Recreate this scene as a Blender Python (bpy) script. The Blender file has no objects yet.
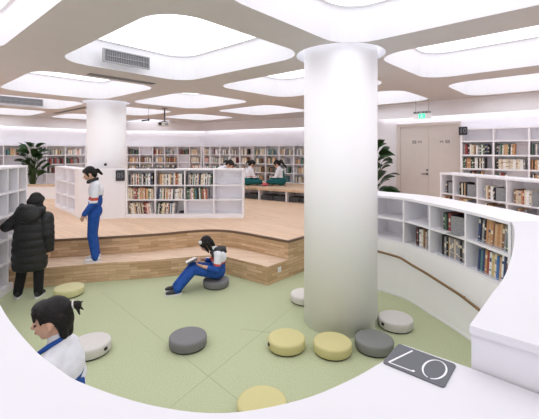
import bpy, bmesh, math, random
from mathutils import Vector, Matrix
random.seed(7)
C = bpy.context.scene.collection
PI = math.pi
EYE = 2.2           # eye height above the green floor
FP = 360.0          # focal length in pixels of the 539 px frame
CX, HY = 269.5, 151.0
def UV(u, v): return (.745*u+.667*v, -.667*u+.745*v)
def V3(p, z=None):
    return Vector((p[0], p[1], p[2] if z is None else z))

# ------------------------------------------------------------------ materials
MATS = {}
def principled(name, col, rough=.5, metal=0., spec=.5):
    m = bpy.data.materials.new(name); m.use_nodes = True
    b = m.node_tree.nodes['Principled BSDF']
    b.inputs['Base Color'].default_value = (*col, 1)
    b.inputs['Roughness'].default_value = rough
    b.inputs['Metallic'].default_value = metal
    b.inputs['Specular IOR Level'].default_value = spec
    return m
def noisy(name, c1, c2, scale=20, rough=.8, detail=4, bump=0., spec=.3, lo=.35, hi=.65):
    m = principled(name, c1, rough, spec=spec); nt = m.node_tree; b = nt.nodes['Principled BSDF']
    tc = nt.nodes.new('ShaderNodeTexCoord'); n = nt.nodes.new('ShaderNodeTexNoise'); r = nt.nodes.new('ShaderNodeValToRGB')
    n.inputs['Scale'].default_value = scale; n.inputs['Detail'].default_value = detail
    r.color_ramp.elements[0].position = lo; r.color_ramp.elements[1].position = hi
    r.color_ramp.elements[0].color = (*c1, 1); r.color_ramp.elements[1].color = (*c2, 1)
    nt.links.new(tc.outputs['Object'], n.inputs['Vector']); nt.links.new(n.outputs['Fac'], r.inputs['Fac'])
    nt.links.new(r.outputs['Color'], b.inputs['Base Color'])
    if bump:
        bp = nt.nodes.new('ShaderNodeBump'); bp.inputs['Strength'].default_value = bump; bp.inputs['Distance'].default_value = .004
        nt.links.new(n.outputs['Fac'], bp.inputs['Height']); nt.links.new(bp.outputs['Normal'], b.inputs['Normal'])
    return m
def planks(name, c1, c2, bw, bh, use_uv=False, rot=0., rough=.45, mortar=(.3, .2, .12), msize=.004, bias=0., grain=.25, spec=.3):
    m = principled(name, c1, rough, spec=spec); nt = m.node_tree; b = nt.nodes['Principled BSDF']
    tc = nt.nodes.new('ShaderNodeTexCoord'); mp = nt.nodes.new('ShaderNodeMapping'); mp.inputs['Rotation'].default_value = (0, 0, rot)
    br = nt.nodes.new('ShaderNodeTexBrick')
    br.inputs['Color1'].default_value = (*c1, 1); br.inputs['Color2'].default_value = (*c2, 1); br.inputs['Mortar'].default_value = (*mortar, 1)
    br.inputs['Scale'].default_value = 1; br.inputs['Mortar Size'].default_value = msize; br.inputs['Bias'].default_value = bias
    br.inputs['Brick Width'].default_value = bw; br.inputs['Row Height'].default_value = bh; br.offset = .37; br.offset_frequency = 2
    nt.links.new(tc.outputs['UV' if use_uv else 'Object'], mp.inputs['Vector']); nt.links.new(mp.outputs['Vector'], br.inputs['Vector'])
    # grain streaks along the board
    m2 = nt.nodes.new('ShaderNodeMapping'); m2.inputs['Scale'].default_value = (2.2, 26, 26)
    n = nt.nodes.new('ShaderNodeTexNoise'); n.inputs['Scale'].default_value = 1.6; n.inputs['Detail'].default_value = 5
    nt.links.new(mp.outputs['Vector'], m2.inputs['Vector']); nt.links.new(m2.outputs['Vector'], n.inputs['Vector'])
    r = nt.nodes.new('ShaderNodeValToRGB'); g = 1-grain
    r.color_ramp.elements[0].position = .3; r.color_ramp.elements[1].position = .7
    r.color_ramp.elements[0].color = (g, g*.97, g*.94, 1); r.color_ramp.elements[1].color = (1, 1, 1, 1)
    mx = nt.nodes.new('ShaderNodeMix'); mx.data_type = 'RGBA'; mx.blend_type = 'MULTIPLY'; mx.inputs[0].default_value = 1
    nt.links.new(n.outputs['Fac'], r.inputs['Fac']); nt.links.new(br.outputs['Color'], mx.inputs[6]); nt.links.new(r.outputs['Color'], mx.inputs[7])
    nt.links.new(mx.outputs[2], b.inputs['Base Color'])
    return m
def emitter(name, col, s):
    m = bpy.data.materials.new(name); m.use_nodes = True; nt = m.node_tree
    for n in list(nt.nodes):
        if n.type != 'OUTPUT_MATERIAL': nt.nodes.remove(n)
    e = nt.nodes.new('ShaderNodeEmission'); e.inputs['Color'].default_value = (*col, 1); e.inputs['Strength'].default_value = s
    nt.links.new(e.outputs[0], [n for n in nt.nodes if n.type == 'OUTPUT_MATERIAL'][0].inputs[0])
    return m
LIGHT = (.955, .95, 1.0)
M = dict(
    white=noisy('white_paint', (.86, .855, .885), (.875, .87, .90), 3, .45, spec=.35),
    column=noisy('column_paint', (.92, .92, .93), (.93, .93, .94), 3, .6, spec=.2),
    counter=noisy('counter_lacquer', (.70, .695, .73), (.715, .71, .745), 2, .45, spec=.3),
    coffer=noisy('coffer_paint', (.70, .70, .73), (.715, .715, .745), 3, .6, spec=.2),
    lacquer=noisy('white_lacquer', (.865, .86, .89), (.88, .875, .905), 2, .38, spec=.4),
    wall=noisy('wall_paint', (.79, .78, .81), (.81, .80, .83), 4, .7, spec=.2),
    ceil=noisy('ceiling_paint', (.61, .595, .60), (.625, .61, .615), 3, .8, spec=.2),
    door=noisy('door_laminate', (.63, .575, .535), (.65, .59, .55), 6, .5, spec=.3),
    green=noisy('green_vinyl', (.41, .455, .275), (.50, .54, .35), 75, .75, 6, spec=.2),
    floorwood=planks('oak_planks', (.80, .595, .43), (.72, .52, .365), 1.1, .12, rot=.73, mortar=(.52, .35, .23), msize=.003, grain=.13),
    treadwood=planks('pale_oak', (.82, .65, .50), (.74, .56, .42), .9, .10, rot=.2, mortar=(.5, .35, .24), msize=.003, grain=.15),
    riserwood=planks('butcher_block', (.76, .55, .35), (.53, .345, .19), .34, .054, use_uv=True, mortar=(.4, .25, .13), msize=.002, bias=-.1, grain=.25),
    benchwood=planks('bench_oak', (.72, .54, .38), (.64, .46, .31), 1.0, .11, rot=.55, msize=.003, grain=.15, mortar=(.5, .35, .24)),
    nosing=principled('dark_nosing', (.16, .095, .06), .5),
    brass=principled('brushed_brass', (.24, .145, .07), .4, .7),
    black=principled('black_plastic', (.015, .015, .017), .45),
    darkgrey=principled('dark_grey_metal', (.12, .12, .125), .5),
    grille=principled('grille_grey', (.30, .30, .31), .5, .4),
    steel=principled('brushed_steel', (.45, .44, .43), .3, .9),
    signgrey=principled('sign_grey', (.14, .145, .16), .6, spec=.2),
    signblack=principled('sign_black', (.03, .032, .04), .4),
    signpale=principled('sign_pale', (.22, .22, .24), .5),
    signwhite=principled('sign_white', (.82, .82, .84), .5),
    pgrey=noisy('pouf_charcoal', (.185, .185, .19), (.225, .225, .23), 220, .9, bump=.3),
    pgrey2=noisy('pouf_stone_grey', (.20, .205, .195), (.24, .245, .232), 220, .9, bump=.3),
    pyel=noisy('pouf_mustard', (.57, .525, .25), (.63, .58, .30), 220, .9, bump=.3),
    pyel2=noisy('pouf_lime_yellow', (.59, .56, .31), (.65, .62, .36), 220, .9, bump=.3),
    pbeige=noisy('pouf_beige', (.60, .575, .55), (.66, .635, .61), 220, .9, bump=.3),
    pwhite=noisy('pouf_pale', (.68, .65, .62), (.73, .70, .67), 220, .9, bump=.3),
    cushion=noisy('cushion_charcoal', (.05, .055, .06), (.085, .09, .09), 60, .9),
    skin=noisy('skin', (.62, .37, .26), (.66, .41, .29), 40, .55),
    lips=principled('lips', (.50, .19, .16), .5),
    hair=noisy('black_hair', (.006, .0055, .0055), (.015, .013, .012), 90, .5, spec=.22),
    navy=noisy('blue_tracksuit', (.010, .058, .27), (.016, .085, .36), 14, .75),
    jwhite=noisy('white_tracksuit', (.70, .71, .76), (.76, .77, .81), 14, .8),
    jred=principled('red_band', (.50, .07, .045), .8),
    teal=noisy('teal_tracksuit', (.006, .085, .09), (.01, .12, .125), 14, .8),
    coat=noisy('black_padded_coat', (.010, .010, .011), (.020, .020, .021), 30, .5, spec=.4),
    trouser=noisy('black_trouser', (.008, .008, .01), (.016, .016, .018), 30, .8),
    shoe=principled('black_shoe', (.02, .02, .024), .6),
    shoew=principled('white_shoe', (.66, .64, .63), .6),
    sole=principled('white_sole', (.72, .72, .72), .6),
    page=principled('book_pages', (.74, .70, .62), .8),
    leaf=noisy('leaf_green', (.022, .07, .02), (.05, .13, .035), 12, .4, spec=.5),
    stem=principled('leaf_stem', (.06, .10, .03), .6),
    pot=principled('white_pot', (.72, .70, .68), .5),
    soil=noisy('soil', (.03, .02, .012), (.06, .04, .025), 40, .95),
    greenlit=emitter('exit_green', (.08, .9, .42), 1.3),
    panel=emitter('luminous_panel', LIGHT, 1.65),
    cove=emitter('cove_strip', LIGHT, 4.0),
    ring=emitter('ring_strip', LIGHT, 1.7),
    red=principled('red_cloth', (.55, .10, .12), .7),
    eye=principled('eye_dark', (.01, .008, .007), .2),
    seam=principled('pouf_piping', (.03, .03, .03), .8),
)
# ------------------------------------------------------------------ mesh helpers
def link(name, bm, mats, parent=None, smooth=False):
    bmesh.ops.recalc_face_normals(bm, faces=bm.faces)
    me = bpy.data.meshes.new(name); bm.to_mesh(me); bm.free()
    for m in (mats if isinstance(mats, (list, tuple)) else [mats]): me.materials.append(m)
    o = bpy.data.objects.new(name, me); C.objects.link(o)
    if parent is not None: o.parent = parent
    if smooth:
        for p in me.polygons: p.use_smooth = True
    return o
def tag(o, label=None, cat=None, group=None, kind=None):
    if label: o['label'] = label
    if cat: o['category'] = cat
    if group: o['group'] = group
    if kind: o['kind'] = kind
    return o
def empty(name, loc, label, cat, group=None, rz=0, kind=None):
    o = bpy.data.objects.new(name, None); C.objects.link(o); o.location = loc; o.rotation_euler = (0, 0, rz); o.empty_display_size = .1
    return tag(o, label, cat, group, kind)
def B(): return bmesh.new()
def face(bm, vs, mi=0):
    try:
        f = bm.faces.new(vs); f.material_index = mi; return f
    except ValueError: return None
def box(bm, c, s, mi=0, axes=None):
    """box with centre c, full sizes s along optional axes"""
    ax = axes or (Vector((1, 0, 0)), Vector((0, 1, 0)), Vector((0, 0, 1))); c = Vector(c); vs = []
    for i in (-.5, .5):
        for j in (-.5, .5):
            for k in (-.5, .5):
                vs.append(bm.verts.new(c+ax[0]*s[0]*i+ax[1]*s[1]*j+ax[2]*s[2]*k))
    for q in ((0, 1, 3, 2), (4, 6, 7, 5), (0, 4, 5, 1), (2, 3, 7, 6), (0, 2, 6, 4), (1, 5, 7, 3)):
        face(bm, [vs[i] for i in q], mi)
def prism(bm, front, back, z0, z1, mi=0):
    """closed solid between two equal-length plan polylines"""
    n = len(front)
    r = [[bm.verts.new((p[0], p[1], z)) for p in pts] for pts, z in ((front, z0), (front, z1), (back, z1), (back, z0))]
    for i in range(n-1):
        for k in range(4):
            a, b = r[k], r[(k+1) % 4]
            face(bm, (a[i], a[i+1], b[i+1], b[i]), mi)
    for i in (0, n-1): face(bm, [r[k][i] for k in range(4)], mi)
def poly_solid(bm, pts, z0, z1, mi=0):
    lo = [bm.verts.new((p[0], p[1], z0)) for p in pts]; hi = [bm.verts.new((p[0], p[1], z1)) for p in pts]; n = len(pts)
    face(bm, lo[::-1], mi); face(bm, hi, mi)
    for i in range(n): face(bm, (lo[i], lo[(i+1) % n], hi[(i+1) % n], hi[i]), mi)
def filled(bm, loops, z, mi=0):
    es = []
    for L in loops:
        vs = [bm.verts.new((p[0], p[1], z)) for p in L]
        for i in range(len(vs)): es.append(bm.edges.new((vs[i], vs[(i+1) % len(vs)])))
    r = bmesh.ops.triangle_fill(bm, edges=es, use_beauty=True, use_dissolve=False)
    for f in r['geom']:
        if isinstance(f, bmesh.types.BMFace): f.material_index = mi
def strip_uv(bm, path, z0, z1, mi=0, s0=0.):
    uv = bm.loops.layers.uv.verify(); s = s0
    for a, b in zip(path, path[1:]):
        L = math.hypot(b[0]-a[0], b[1]-a[1])
        vs = [bm.verts.new((a[0], a[1], z0)), bm.verts.new((b[0], b[1], z0)), bm.verts.new((b[0], b[1], z1)), bm.verts.new((a[0], a[1], z1))]
        f = face(bm, vs, mi)
        for lp, t in zip(f.loops, ((s, z0), (s+L, z0), (s+L, z1), (s, z1))): lp[uv].uv = t
        s += L
    return s
def cone(bm, p0, r0, p1, r1, seg=12, mi=0, caps=True):
    p0, p1 = Vector(p0), Vector(p1); d = p1-p0
    if d.length < 1e-6: d = Vector((0, 0, 1e-4))
    w = d.normalized(); u = w.orthogonal().normalized(); v = w.cross(u); rings = []
    prof = []
    if caps:
        for k in (80, 45, 15): prof.append((-r0*math.sin(math.radians(k)), r0*math.cos(math.radians(k))))
    prof.append((0, r0)); prof.append((d.length, r1))
    if caps:
        for k in (15, 45, 80): prof.append((d.length+r1*math.sin(math.radians(k)), r1*math.cos(math.radians(k))))
    for t, r in prof:
        rings.append([bm.verts.new(p0+w*t+(u*math.cos(2*PI*i/seg)+v*math.sin(2*PI*i/seg))*r) for i in range(seg)])
    for a, b in zip(rings, rings[1:]):
        for i in range(seg): face(bm, (a[i], a[(i+1) % seg], b[(i+1) % seg], b[i]), mi)
    face(bm, rings[0][::-1], mi); face(bm, rings[-1], mi)
def ell(bm, c, r, axes=None, seg=18, mi=0):
    ax = axes or (Vector((1, 0, 0)), Vector((0, 1, 0)), Vector((0, 0, 1))); c = Vector(c); n = seg//2; rings = []
    for j in range(1, n):
        th = PI*j/n
        rings.append([bm.verts.new(c+ax[0]*r[0]*math.sin(th)*math.cos(2*PI*i/seg)+ax[1]*r[1]*math.sin(th)*math.sin(2*PI*i/seg)+ax[2]*r[2]*math.cos(th)) for i in range(seg)])
    t = bm.verts.new(c+ax[2]*r[2]); b = bm.verts.new(c-ax[2]*r[2])
    for i in range(seg):
        face(bm, (t, rings[0][i], rings[0][(i+1) % seg]), mi); face(bm, (b, rings[-1][(i+1) % seg], rings[-1][i]), mi)
    for a, q in zip(rings, rings[1:]):
        for i in range(seg): face(bm, (a[i], q[i], q[(i+1) % seg], a[(i+1) % seg]), mi)
def lathe(bm, prof, c=(0, 0, 0), seg=40, mi=0, closed=True):
    c = Vector(c); rings = [[bm.verts.new(c+Vector((r*math.cos(2*PI*i/seg), r*math.sin(2*PI*i/seg), z))) for i in range(seg)] for r, z in prof]
    for a, b in zip(rings, rings[1:]):
        for i in range(seg): face(bm, (a[i], a[(i+1) % seg], b[(i+1) % seg], b[i]), mi)
    if closed: face(bm, rings[0][::-1], mi); face(bm, rings[-1], mi)
def tube(bm, pts, r, seg=8, mi=0):
    pts = [Vector(p) for p in pts]; rings = []
    for i, p in enumerate(pts):
        d = (pts[min(i+1, len(pts)-1)]-pts[max(i-1, 0)]).normalized()
        u = d.cross(Vector((0, 0, 1)));  u = u.normalized() if u.length > 1e-4 else Vector((1, 0, 0)); v = u.cross(d)
        rr = r[i] if isinstance(r, (list, tuple)) else r
        rings.append([bm.verts.new(p+(u*math.cos(2*PI*k/seg)+v*math.sin(2*PI*k/seg))*rr) for k in range(seg)])
    for a, b in zip(rings, rings[1:]):
        for k in range(seg): face(bm, (a[k], a[(k+1) % seg], b[(k+1) % seg], b[k]), mi)
    face(bm, rings[0][::-1], mi); face(bm, rings[-1], mi)
def catmull(pts, k):
    P = [Vector((p[0], p[1], 0)) for p in pts]; P = [P[0]*2-P[1]]+P+[P[-1]*2-P[-2]]; out = []
    for i in range(1, len(P)-2):
        for j in range(k):
            t = j/k; a, b, c, d = P[i-1:i+3]
            q = .5*((2*b)+(c-a)*t+(2*a-5*b+4*c-d)*t*t+(3*b-a-3*c+d)*t**3)
            out.append((q.x, q.y))
    out.append((P[-2].x, P[-2].y)); return out
def offset(path, d):
    """plan polyline shifted d to the left of its direction"""
    out = []
    for i, p in enumerate(path):
        a = path[max(i-1, 0)]; b = path[min(i+1, len(path)-1)]
        dx, dy = b[0]-a[0], b[1]-a[1]; L = math.hypot(dx, dy) or 1
        s = 1.
        if 0 < i < len(path)-1:
            e1 = Vector((p[0]-a[0], p[1]-a[1])).normalized(); e2 = Vector((b[0]-p[0], b[1]-p[1])).normalized()
            s = 1/max(.6, math.sqrt(max(0, (1+e1.dot(e2))/2)))
        out.append((p[0]-dy/L*d*s, p[1]+dx/L*d*s))
    return out
def rounded_rect(u0, u1, v0, v1, r, n=7):
    pts = []
    for cu, cv, a0 in ((u1-r, v1-r, 0), (u0+r, v1-r, 90), (u0+r, v0+r, 180), (u1-r, v0+r, 270)):
        for k in range(n+1):
            a = math.radians(a0+90*k/n); pts.append(UV(cu+r*math.cos(a), cv+r*math.sin(a)))
    return pts
def circle(c, r, n=48): return [(c[0]+r*math.cos(2*PI*i/n), c[1]+r*math.sin(2*PI*i/n)) for i in range(n)]
def text_mesh(txt, size, name, mat, parent, mw, ext=.002):
    cu = bpy.data.curves.new(name, 'FONT'); cu.body = txt; cu.size = size; cu.align_x = 'CENTER'; cu.align_y = 'CENTER'; cu.extrude = ext
    o = bpy.data.objects.new(name, cu); C.objects.link(o); dg = bpy.context.evaluated_depsgraph_get()
    me = bpy.data.meshes.new_from_object(o.evaluated_get(dg)); bpy.data.objects.remove(o)
    me.materials.clear(); me.materials.append(mat)
    r = bpy.data.objects.new(name, me); C.objects.link(r); r.parent = parent; r.matrix_local = mw
    return r
def frame_matrix(o, x, y, z): return Matrix(((x[0], y[0], z[0], o[0]), (x[1], y[1], z[1], o[1]), (x[2], y[2], z[2], o[2]), (0, 0, 0, 1)))
ORD = ['zeroth', 'first', 'second', 'third', 'fourth', 'fifth', 'sixth', 'seventh', 'eighth', 'ninth', 'tenth', 'eleventh', 'twelfth', 'thirteenth', 'fourteenth', 'fifteenth', 'sixteenth', 'seventeenth', 'eighteenth', 'nineteenth', 'twentieth']+['twenty-'+w for w in ('first', 'second', 'third', 'fourth', 'fifth', 'sixth', 'seventh', 'eighth', 'ninth')]

# ================================================================== SETTING
ZP, ZS, ZC = .632, .307, 3.444          # platform, step and ceiling heights
COL = [((.92, 4.69), .467), ((-4.19, 9.27), .467)]
ROOM = [UV(5, 9.85), UV(-4.7, 9.85), (2.35, 13.05), (-2.85, 16.2), UV(-15.6, 7.2), UV(-15.6, -1.5), (-9, -3.2), (4, -3.2), (9.5, 0)]
def wall(name, a, b, mat=M['wall']):
    d = Vector((b[0]-a[0], b[1]-a[1], 0)).normalized(); n = Vector((-d.y, d.x, 0))   # outside is to the right of a->b when the loop runs that way
    bm = B(); out = [(a[0]-n.x*.15*-1, a[1]-n.y*.15*-1), (b[0]-n.x*.15*-1, b[1]-n.y*.15*-1)]
    out = [(a[0]+OUT*n.x*.15, a[1]+OUT*n.y*.15), (b[0]+OUT*n.x*.15, b[1]+OUT*n.y*.15)]
    prism(bm, [a, b], out, 0, 4.1)
    return tag(link(name, bm, mat), kind='structure')
area = sum(a[0]*b[1]-b[0]*a[1] for a, b in zip(ROOM, ROOM[1:]+ROOM[:1]))
OUT = -1 if area > 0 else 1
names = ['wall_right', 'wall_alcove', 'wall_back', 'wall_rear', 'wall_left', 'wall_west', 'wall_front', 'wall_east', 'wall_corner']
for i, n in enumerate(names):
    if n != 'wall_front': wall(n, ROOM[i], ROOM[(i+1) % len(ROOM)])
# ---- wall behind the camera: three unseen windows added to brighten surfaces facing it
WY, WX = -3.2, (-9, 4); WINS = [(-8.6, -4.7), (-4.3, -.5), (-.1, 3.7)]; WZ = (.8, 3.3)
bm = B(); box(bm, (-2.5, WY-.075, .4), (13, .15, .8)); box(bm, (-2.5, WY-.075, 3.7), (13, .15, .8))
for a, b in ((-9, -8.6), (-4.7, -4.3), (-.5, -.1), (3.7, 4)): box(bm, ((a+b)/2, WY-.075, 2.05), (b-a, .15, 2.5))
tag(link('wall_front', bm, M['wall']), kind='structure')
glass = bpy.data.materials.new('window_glass'); glass.use_nodes = True; nt = glass.node_tree
for n_ in list(nt.nodes):
    if n_.type != 'OUTPUT_MATERIAL': nt.nodes.remove(n_)
tr, gl, mx, fr = nt.nodes.new('ShaderNodeBsdfTransparent'), nt.nodes.new('ShaderNodeBsdfGlossy'), nt.nodes.new('ShaderNodeMixShader'), nt.nodes.new('ShaderNodeFresnel')
gl.inputs['Roughness'].default_value = .02; fr.inputs['IOR'].default_value = 1.2
nt.links.new(fr.outputs[0], mx.inputs[0]); nt.links.new(tr.outputs[0], mx.inputs[1]); nt.links.new(gl.outputs[0], mx.inputs[2]); nt.links.new(mx.outputs[0], [q for q in nt.nodes if q.type == 'OUTPUT_MATERIAL'][0].inputs[0])
for i, (a, b) in enumerate(WINS):
    r = empty(f'window_{i+1}', ((a+b)/2, WY-.08, WZ[0]), None, None, kind='structure'); w_ = b-a; h_ = WZ[1]-WZ[0]
    bm = B()
    for sx in (-w_/2+.03, -w_/6, w_/6, w_/2-.03): box(bm, (sx, 0, h_/2), (.05, .06, h_))
    for zz in (.025, h_-.025): box(bm, (0, 0, zz), (w_, .06, .05))
    link('window_frame', bm, M['white'], r)
    bm = B(); box(bm, (0, 0, h_/2), (w_-.06, .006, h_-.06)); link('pane', bm, glass, r)
    ld = bpy.data.lights.new('window_portal', 'AREA'); ld.shape = 'RECTANGLE'; ld.size = w_; ld.size_y = h_; ld.cycles.is_portal = True
    lo_ = bpy.data.objects.new('window_portal', ld); C.objects.link(lo_); lo_.location = ((a+b)/2, WY-.16, WZ[0]+h_/2); lo_.rotation_euler = (PI/2, 0, 0)

# ---- steps, pit and platform
LN = [(-4.25, 5.72), (-3.65, 5.83), (-2.86, 6.07), (-2.07, 6.23), (-1.55, 6.40), (-1.08, 6.53), (-.72, 6.41), (-.031, 5.89)]
NN = [(-4.30, 6.28), (-3.79, 6.38), (-3.33, 6.49), (-2.25, 6.78), (-1.6, 7.06), (-1.2, 7.17), (-.80, 7.10), (-.47, 6.90), (.33, 6.28)]
LN = catmull(LN[:-1], 5)+[LN[-1]]
NN = catmull(NN[:-1], 5)+[NN[-1]]
FE = (.98, 6.98)
BAY = [(1.12, 6.55), (1.58, 5.84), (2.00, 5.38), (2.16, 4.87), (2.315, 4.26), (2.385, 3.56)]
BOWL = catmull([FE]+BAY, 6)
INNER = [(.597, 1.62), (.464, 1.484), (.306, 1.368), (.107, 1.258), (-.15, 1.195), (-.409, 1.233), (-.689, 1.344), (-.832, 1.43), (-1.074, 1.614), (-1.522, 2.034), (-2.2, 2.78), (-3.0, 3.5), (-3.6, 3.75)]
INNER = [INNER[0]]+catmull(INNER[1:], 5)
bm = B(); filled(bm, [[(-5.2, 6.5), (1.4, 7.3), (2.9, 6.2), (3, 3.3), (2, .5), (-3.2, .5), (-5.2, 3.2)]], 0)
tag(link('floor_green', bm, M['green']), kind='structure')
# faint joints between the vinyl sheets
bm = B()
for a, b in (((-.9, 3.0), (.55, 5.45)), ((-.35, 4.45), (.45, 4.25)), ((-2.6, 5.6), (-.2, 3.1))):
    d = Vector((b[0]-a[0], b[1]-a[1], 0)).normalized(); n = Vector((-d.y, d.x, 0))*.004
    prism(bm, [a, b], [(a[0]+n.x, a[1]+n.y), (b[0]+n.x, b[1]+n.y)], 0, .0012)
tag(link('floor_joint', bm, principled('vinyl_joint', (.33, .375, .21), .8)), kind='structure')
PIT = NN+[FE]+offset(BOWL, .10)[1:]+[(2.2, 2.9), (.9, 1.35), (.62, 1.56)]+[(p[0], p[1]-.12) for p in INNER[1:-9]]+[(-2.3, 2.6), (-3.3, 3.2), (-4.4, 3.4), (-5.1, 6.33)]
bm = B(); filled(bm, [ROOM, PIT], ZP)
tag(link('floor_platform', bm, M['floorwood']), kind='structure')
bm = B(); s = strip_uv(bm, LN, 0, ZS); strip_uv(bm, [LN[-1], NN[-1]], 0, ZS, s0=s)
nt_ = B()
link_l = link('trim_1', bm, M['riserwood']); tag(link_l, 'butcher block wood riser of the lower step', None, kind='structure')
nt_.free()
bm = B(); filled(bm, [LN+NN[::-1]], ZS); tag(link('floor_step', bm, M['treadwood']), kind='structure')
bm = B(); s = strip_uv(bm, NN, ZS, ZP, s0=.13); strip_uv(bm, [NN[-1], FE], 0, ZP, s0=s)
tag(link('trim_2', bm, M['riserwood']), 'butcher block wood riser of the platform edge', None, kind='structure')
bm = B(); NF = NN+[FE]; prism(bm, offset(NF, -.012), offset(NF, .03), ZP-.034, ZP+.003)
tag(link('trim_3', bm, M['nosing']), 'dark brown nosing along the platform edge', None, kind='structure')
# ---- bowl wall under the curved shelf
bm = B(); prism(bm, BOWL, offset(BOWL, .10), 0, .80)
tag(link('wall_bowl', bm, M['column'], smooth=False), kind='structure')
bm = B(); prism(bm, offset(BOWL, -.008), BOWL, 0, .03); tag(link('baseboard_bowl', bm, M['white']), kind='structure')

# ---- columns with their ring lights
for i, (c, r) in enumerate(COL):
    bm = B(); lathe(bm, [(r, 0 if i == 0 else ZP), (r, ZC+.30)], (*c, 0), 72)
    o = link('column', bm, M['column'], smooth=False); tag(o, kind='structure')
    for p in o.data.polygons: p.use_smooth = abs(p.normal.z) < .5
    tag(o, ['wide round white column standing on the green floor among poufs', 'round white column rising behind the standing student'][i], 'column')
    bm = B(); lathe(bm, [(r+.02, ZC+.17), (.535, ZC+.17), (.535, ZC+.20), (r+.02, ZC+.20), (r+.02, ZC+.17)], (*c, 0), 64, closed=False)
    tag(link('ring_light', bm, M['ring']), ['glowing ring light around the top of the nearer column', 'glowing ring light around the top of the farther column'][i], 'light', 'ring lights around the columns')

# ---- ceiling with coffers
UC = [(1.1, 3.3), (-2.0, .2), (-5.25, -2.95), (-8.65, -6.5), (-11.75, -9.9), (-14.75, -12.9)]
VC = [(7.22, 9.1), (4.5, 6.42), (1.78, 3.74), (-.95, 1.0), (-3.7, -1.75)]
def inside(p, poly):
    r = False; n = len(poly)
    for i in range(n):
        a, b = poly[i], poly[(i+1) % n]
        if (a[1] > p[1]) != (b[1] > p[1]) and p[0] < (b[0]-a[0])*(p[1]-a[1])/(b[1]-a[1])+a[0]: r = not r
    return r
holes = []; CH = .42
for i, (u0, u1) in enumerate(UC):
    for j, (v0, v1) in enumerate(VC):
        if (i, j) == (5, 0): v1 = 8.4
        u0, u1, v0, v1 = u0-.07, u1+.07, v0-.07, v1+.07
        pts = rounded_rect(u0, u1, v0, v1, .42)
        if all(inside(p, ROOM) for p in rounded_rect(u0-.5, u1+.5, v0-.5, v1+.45, .1, 1)) or (i, j) in ((5, 0),):
            holes.append((i, j, (u0, u1, v0, v1), pts))
bm = B(); filled(bm, [ROOM]+[h[3] for h in holes]+[circle(c, .567) for c, r in COL], ZC)
for p in [h[3] for h in holes]+[circle(c, .567) for c, r in COL]:
    zt = CH if len(p) < 40 else .25
    lo = [bm.verts.new((q[0], q[1], ZC)) for q in p]; hi = [bm.verts.new((q[0], q[1], ZC+zt)) for q in p]; n = len(p)
    for k in range(n): face(bm, (lo[k], lo[(k+1) % n], hi[(k+1) % n], hi[k]), 1)
    if zt < .3: face(bm, hi, 1)
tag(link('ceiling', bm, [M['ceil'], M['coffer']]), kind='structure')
for i, j, (u0, u1, v0, v1), pts in holes:
    bm = B(); poly_solid(bm, rounded_rect(u0+.03, u1-.03, v0+.03, v1-.03, .40), ZC+CH-.005, ZC+CH+.02)
    nm = ['fifth', 'fourth', 'third', 'second', 'first']
    o = link('ceiling_light', bm, M['panel'])
    tag(o, f"rounded luminous ceiling coffer, {ORD[j+1]} row out from the door wall, {ORD[i+1]} along it", 'ceiling light', 'luminous ceiling coffers')
    if (i, j) == (2, 2): o['label'] = 'large luminous ceiling coffer with a slatted air grille on its side'
    if (i, j) == (1, 2): o['label'] = 'largest luminous ceiling coffer, cut off above the nearer column'
    if (i, j) == (1, 1): o['label'] = 'long luminous ceiling coffer just beyond the nearer column, towards the door'
    rm = B()
    lo = rounded_rect(u0+.001, u1-.001, v0+.001, v1-.001, .42); li = rounded_rect(u0+.035, u1-.035, v0+.035, v1-.035, .39)
    a = [rm.verts.new((q[0], q[1], ZC+CH-.012)) for q in lo]; b = [rm.verts.new((q[0], q[1], ZC+CH-.012)) for q in li]
    for k in range(len(a)): face(rm, (a[k], a[(k+1) % len(a)], b[(k+1) % len(a)], b[k]))
    link('frame', rm, M['white'], o)
# ---- perimeter bulkhead and cove light
P5 = ROOM[:6]
def inset(d):
    q = offset(P5, -OUT*d); return q
bm = B(); prism(bm, inset(.36), inset(.41), 3.075, ZC); tag(link('trim_4', bm, M['wall']), 'pale bulkhead around the edge of the ceiling', None, kind='structure')
ci, co = inset(.07), inset(.13)
for k in range(5):
    bm = B(); t = lambda a, b, f: (a[0]+(b[0]-a[0])*f, a[1]+(b[1]-a[1])*f)
    prism(bm, [t(ci[k], ci[k+1], .02), t(ci[k], ci[k+1], .98)], [t(co[k], co[k+1], .02), t(co[k], co[k+1], .98)], 3.135, 3.155)
    tag(link('cove_light', bm, M['cove']), 'strip light hidden in the ceiling cove along the '+['door wall', 'short wall behind the nearer column', 'far bookshelf wall', 'far wall behind the farther column', 'wall behind the tall leafy plant'][k], 'light', 'cove strip lights')

# ---- door (double leaf) in the right wall
def on_right(u, z, v=9.85): p = UV(u, v); return Vector((p[0], p[1], z))
ux = Vector((.745, -.667, 0)); vx = Vector((.667, .745, 0)); zx = Vector((0, 0, 1)); AX = (ux, vx, zx)
def uproj(px, v):        # where the ray of a photo column meets the plane v
    k = (px-CX)/FP; y = v/(.667*k+.745); return .745*k*y-.667*y
ud0, ud1 = uproj(401, 9.85), uproj(458, 9.85); ZD = 2.86
dr = empty('door_1', on_right((ud0+ud1)/2, ZP), 'wide beige double door with steel lever handle', 'door', kind='structure')
def rel(bm, parent): bmesh.ops.translate(bm, vec=-parent.location, verts=bm.verts)
def part(name, bm, mat, parent, smooth=False): rel(bm, parent); return link(name, bm, mat, parent, smooth)
um = ud0+(ud1-ud0)*.52
for a, b in ((ud0, um), (um, ud1)):
    bm = B(); box(bm, on_right((a+b)/2, (ZP+ZD)/2+.005, 9.825), (b-a-.003, .05, ZD-ZP-.01), 0, AX); lf = part('door_leaf', bm, M['door'], dr)
bm = B()
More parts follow.
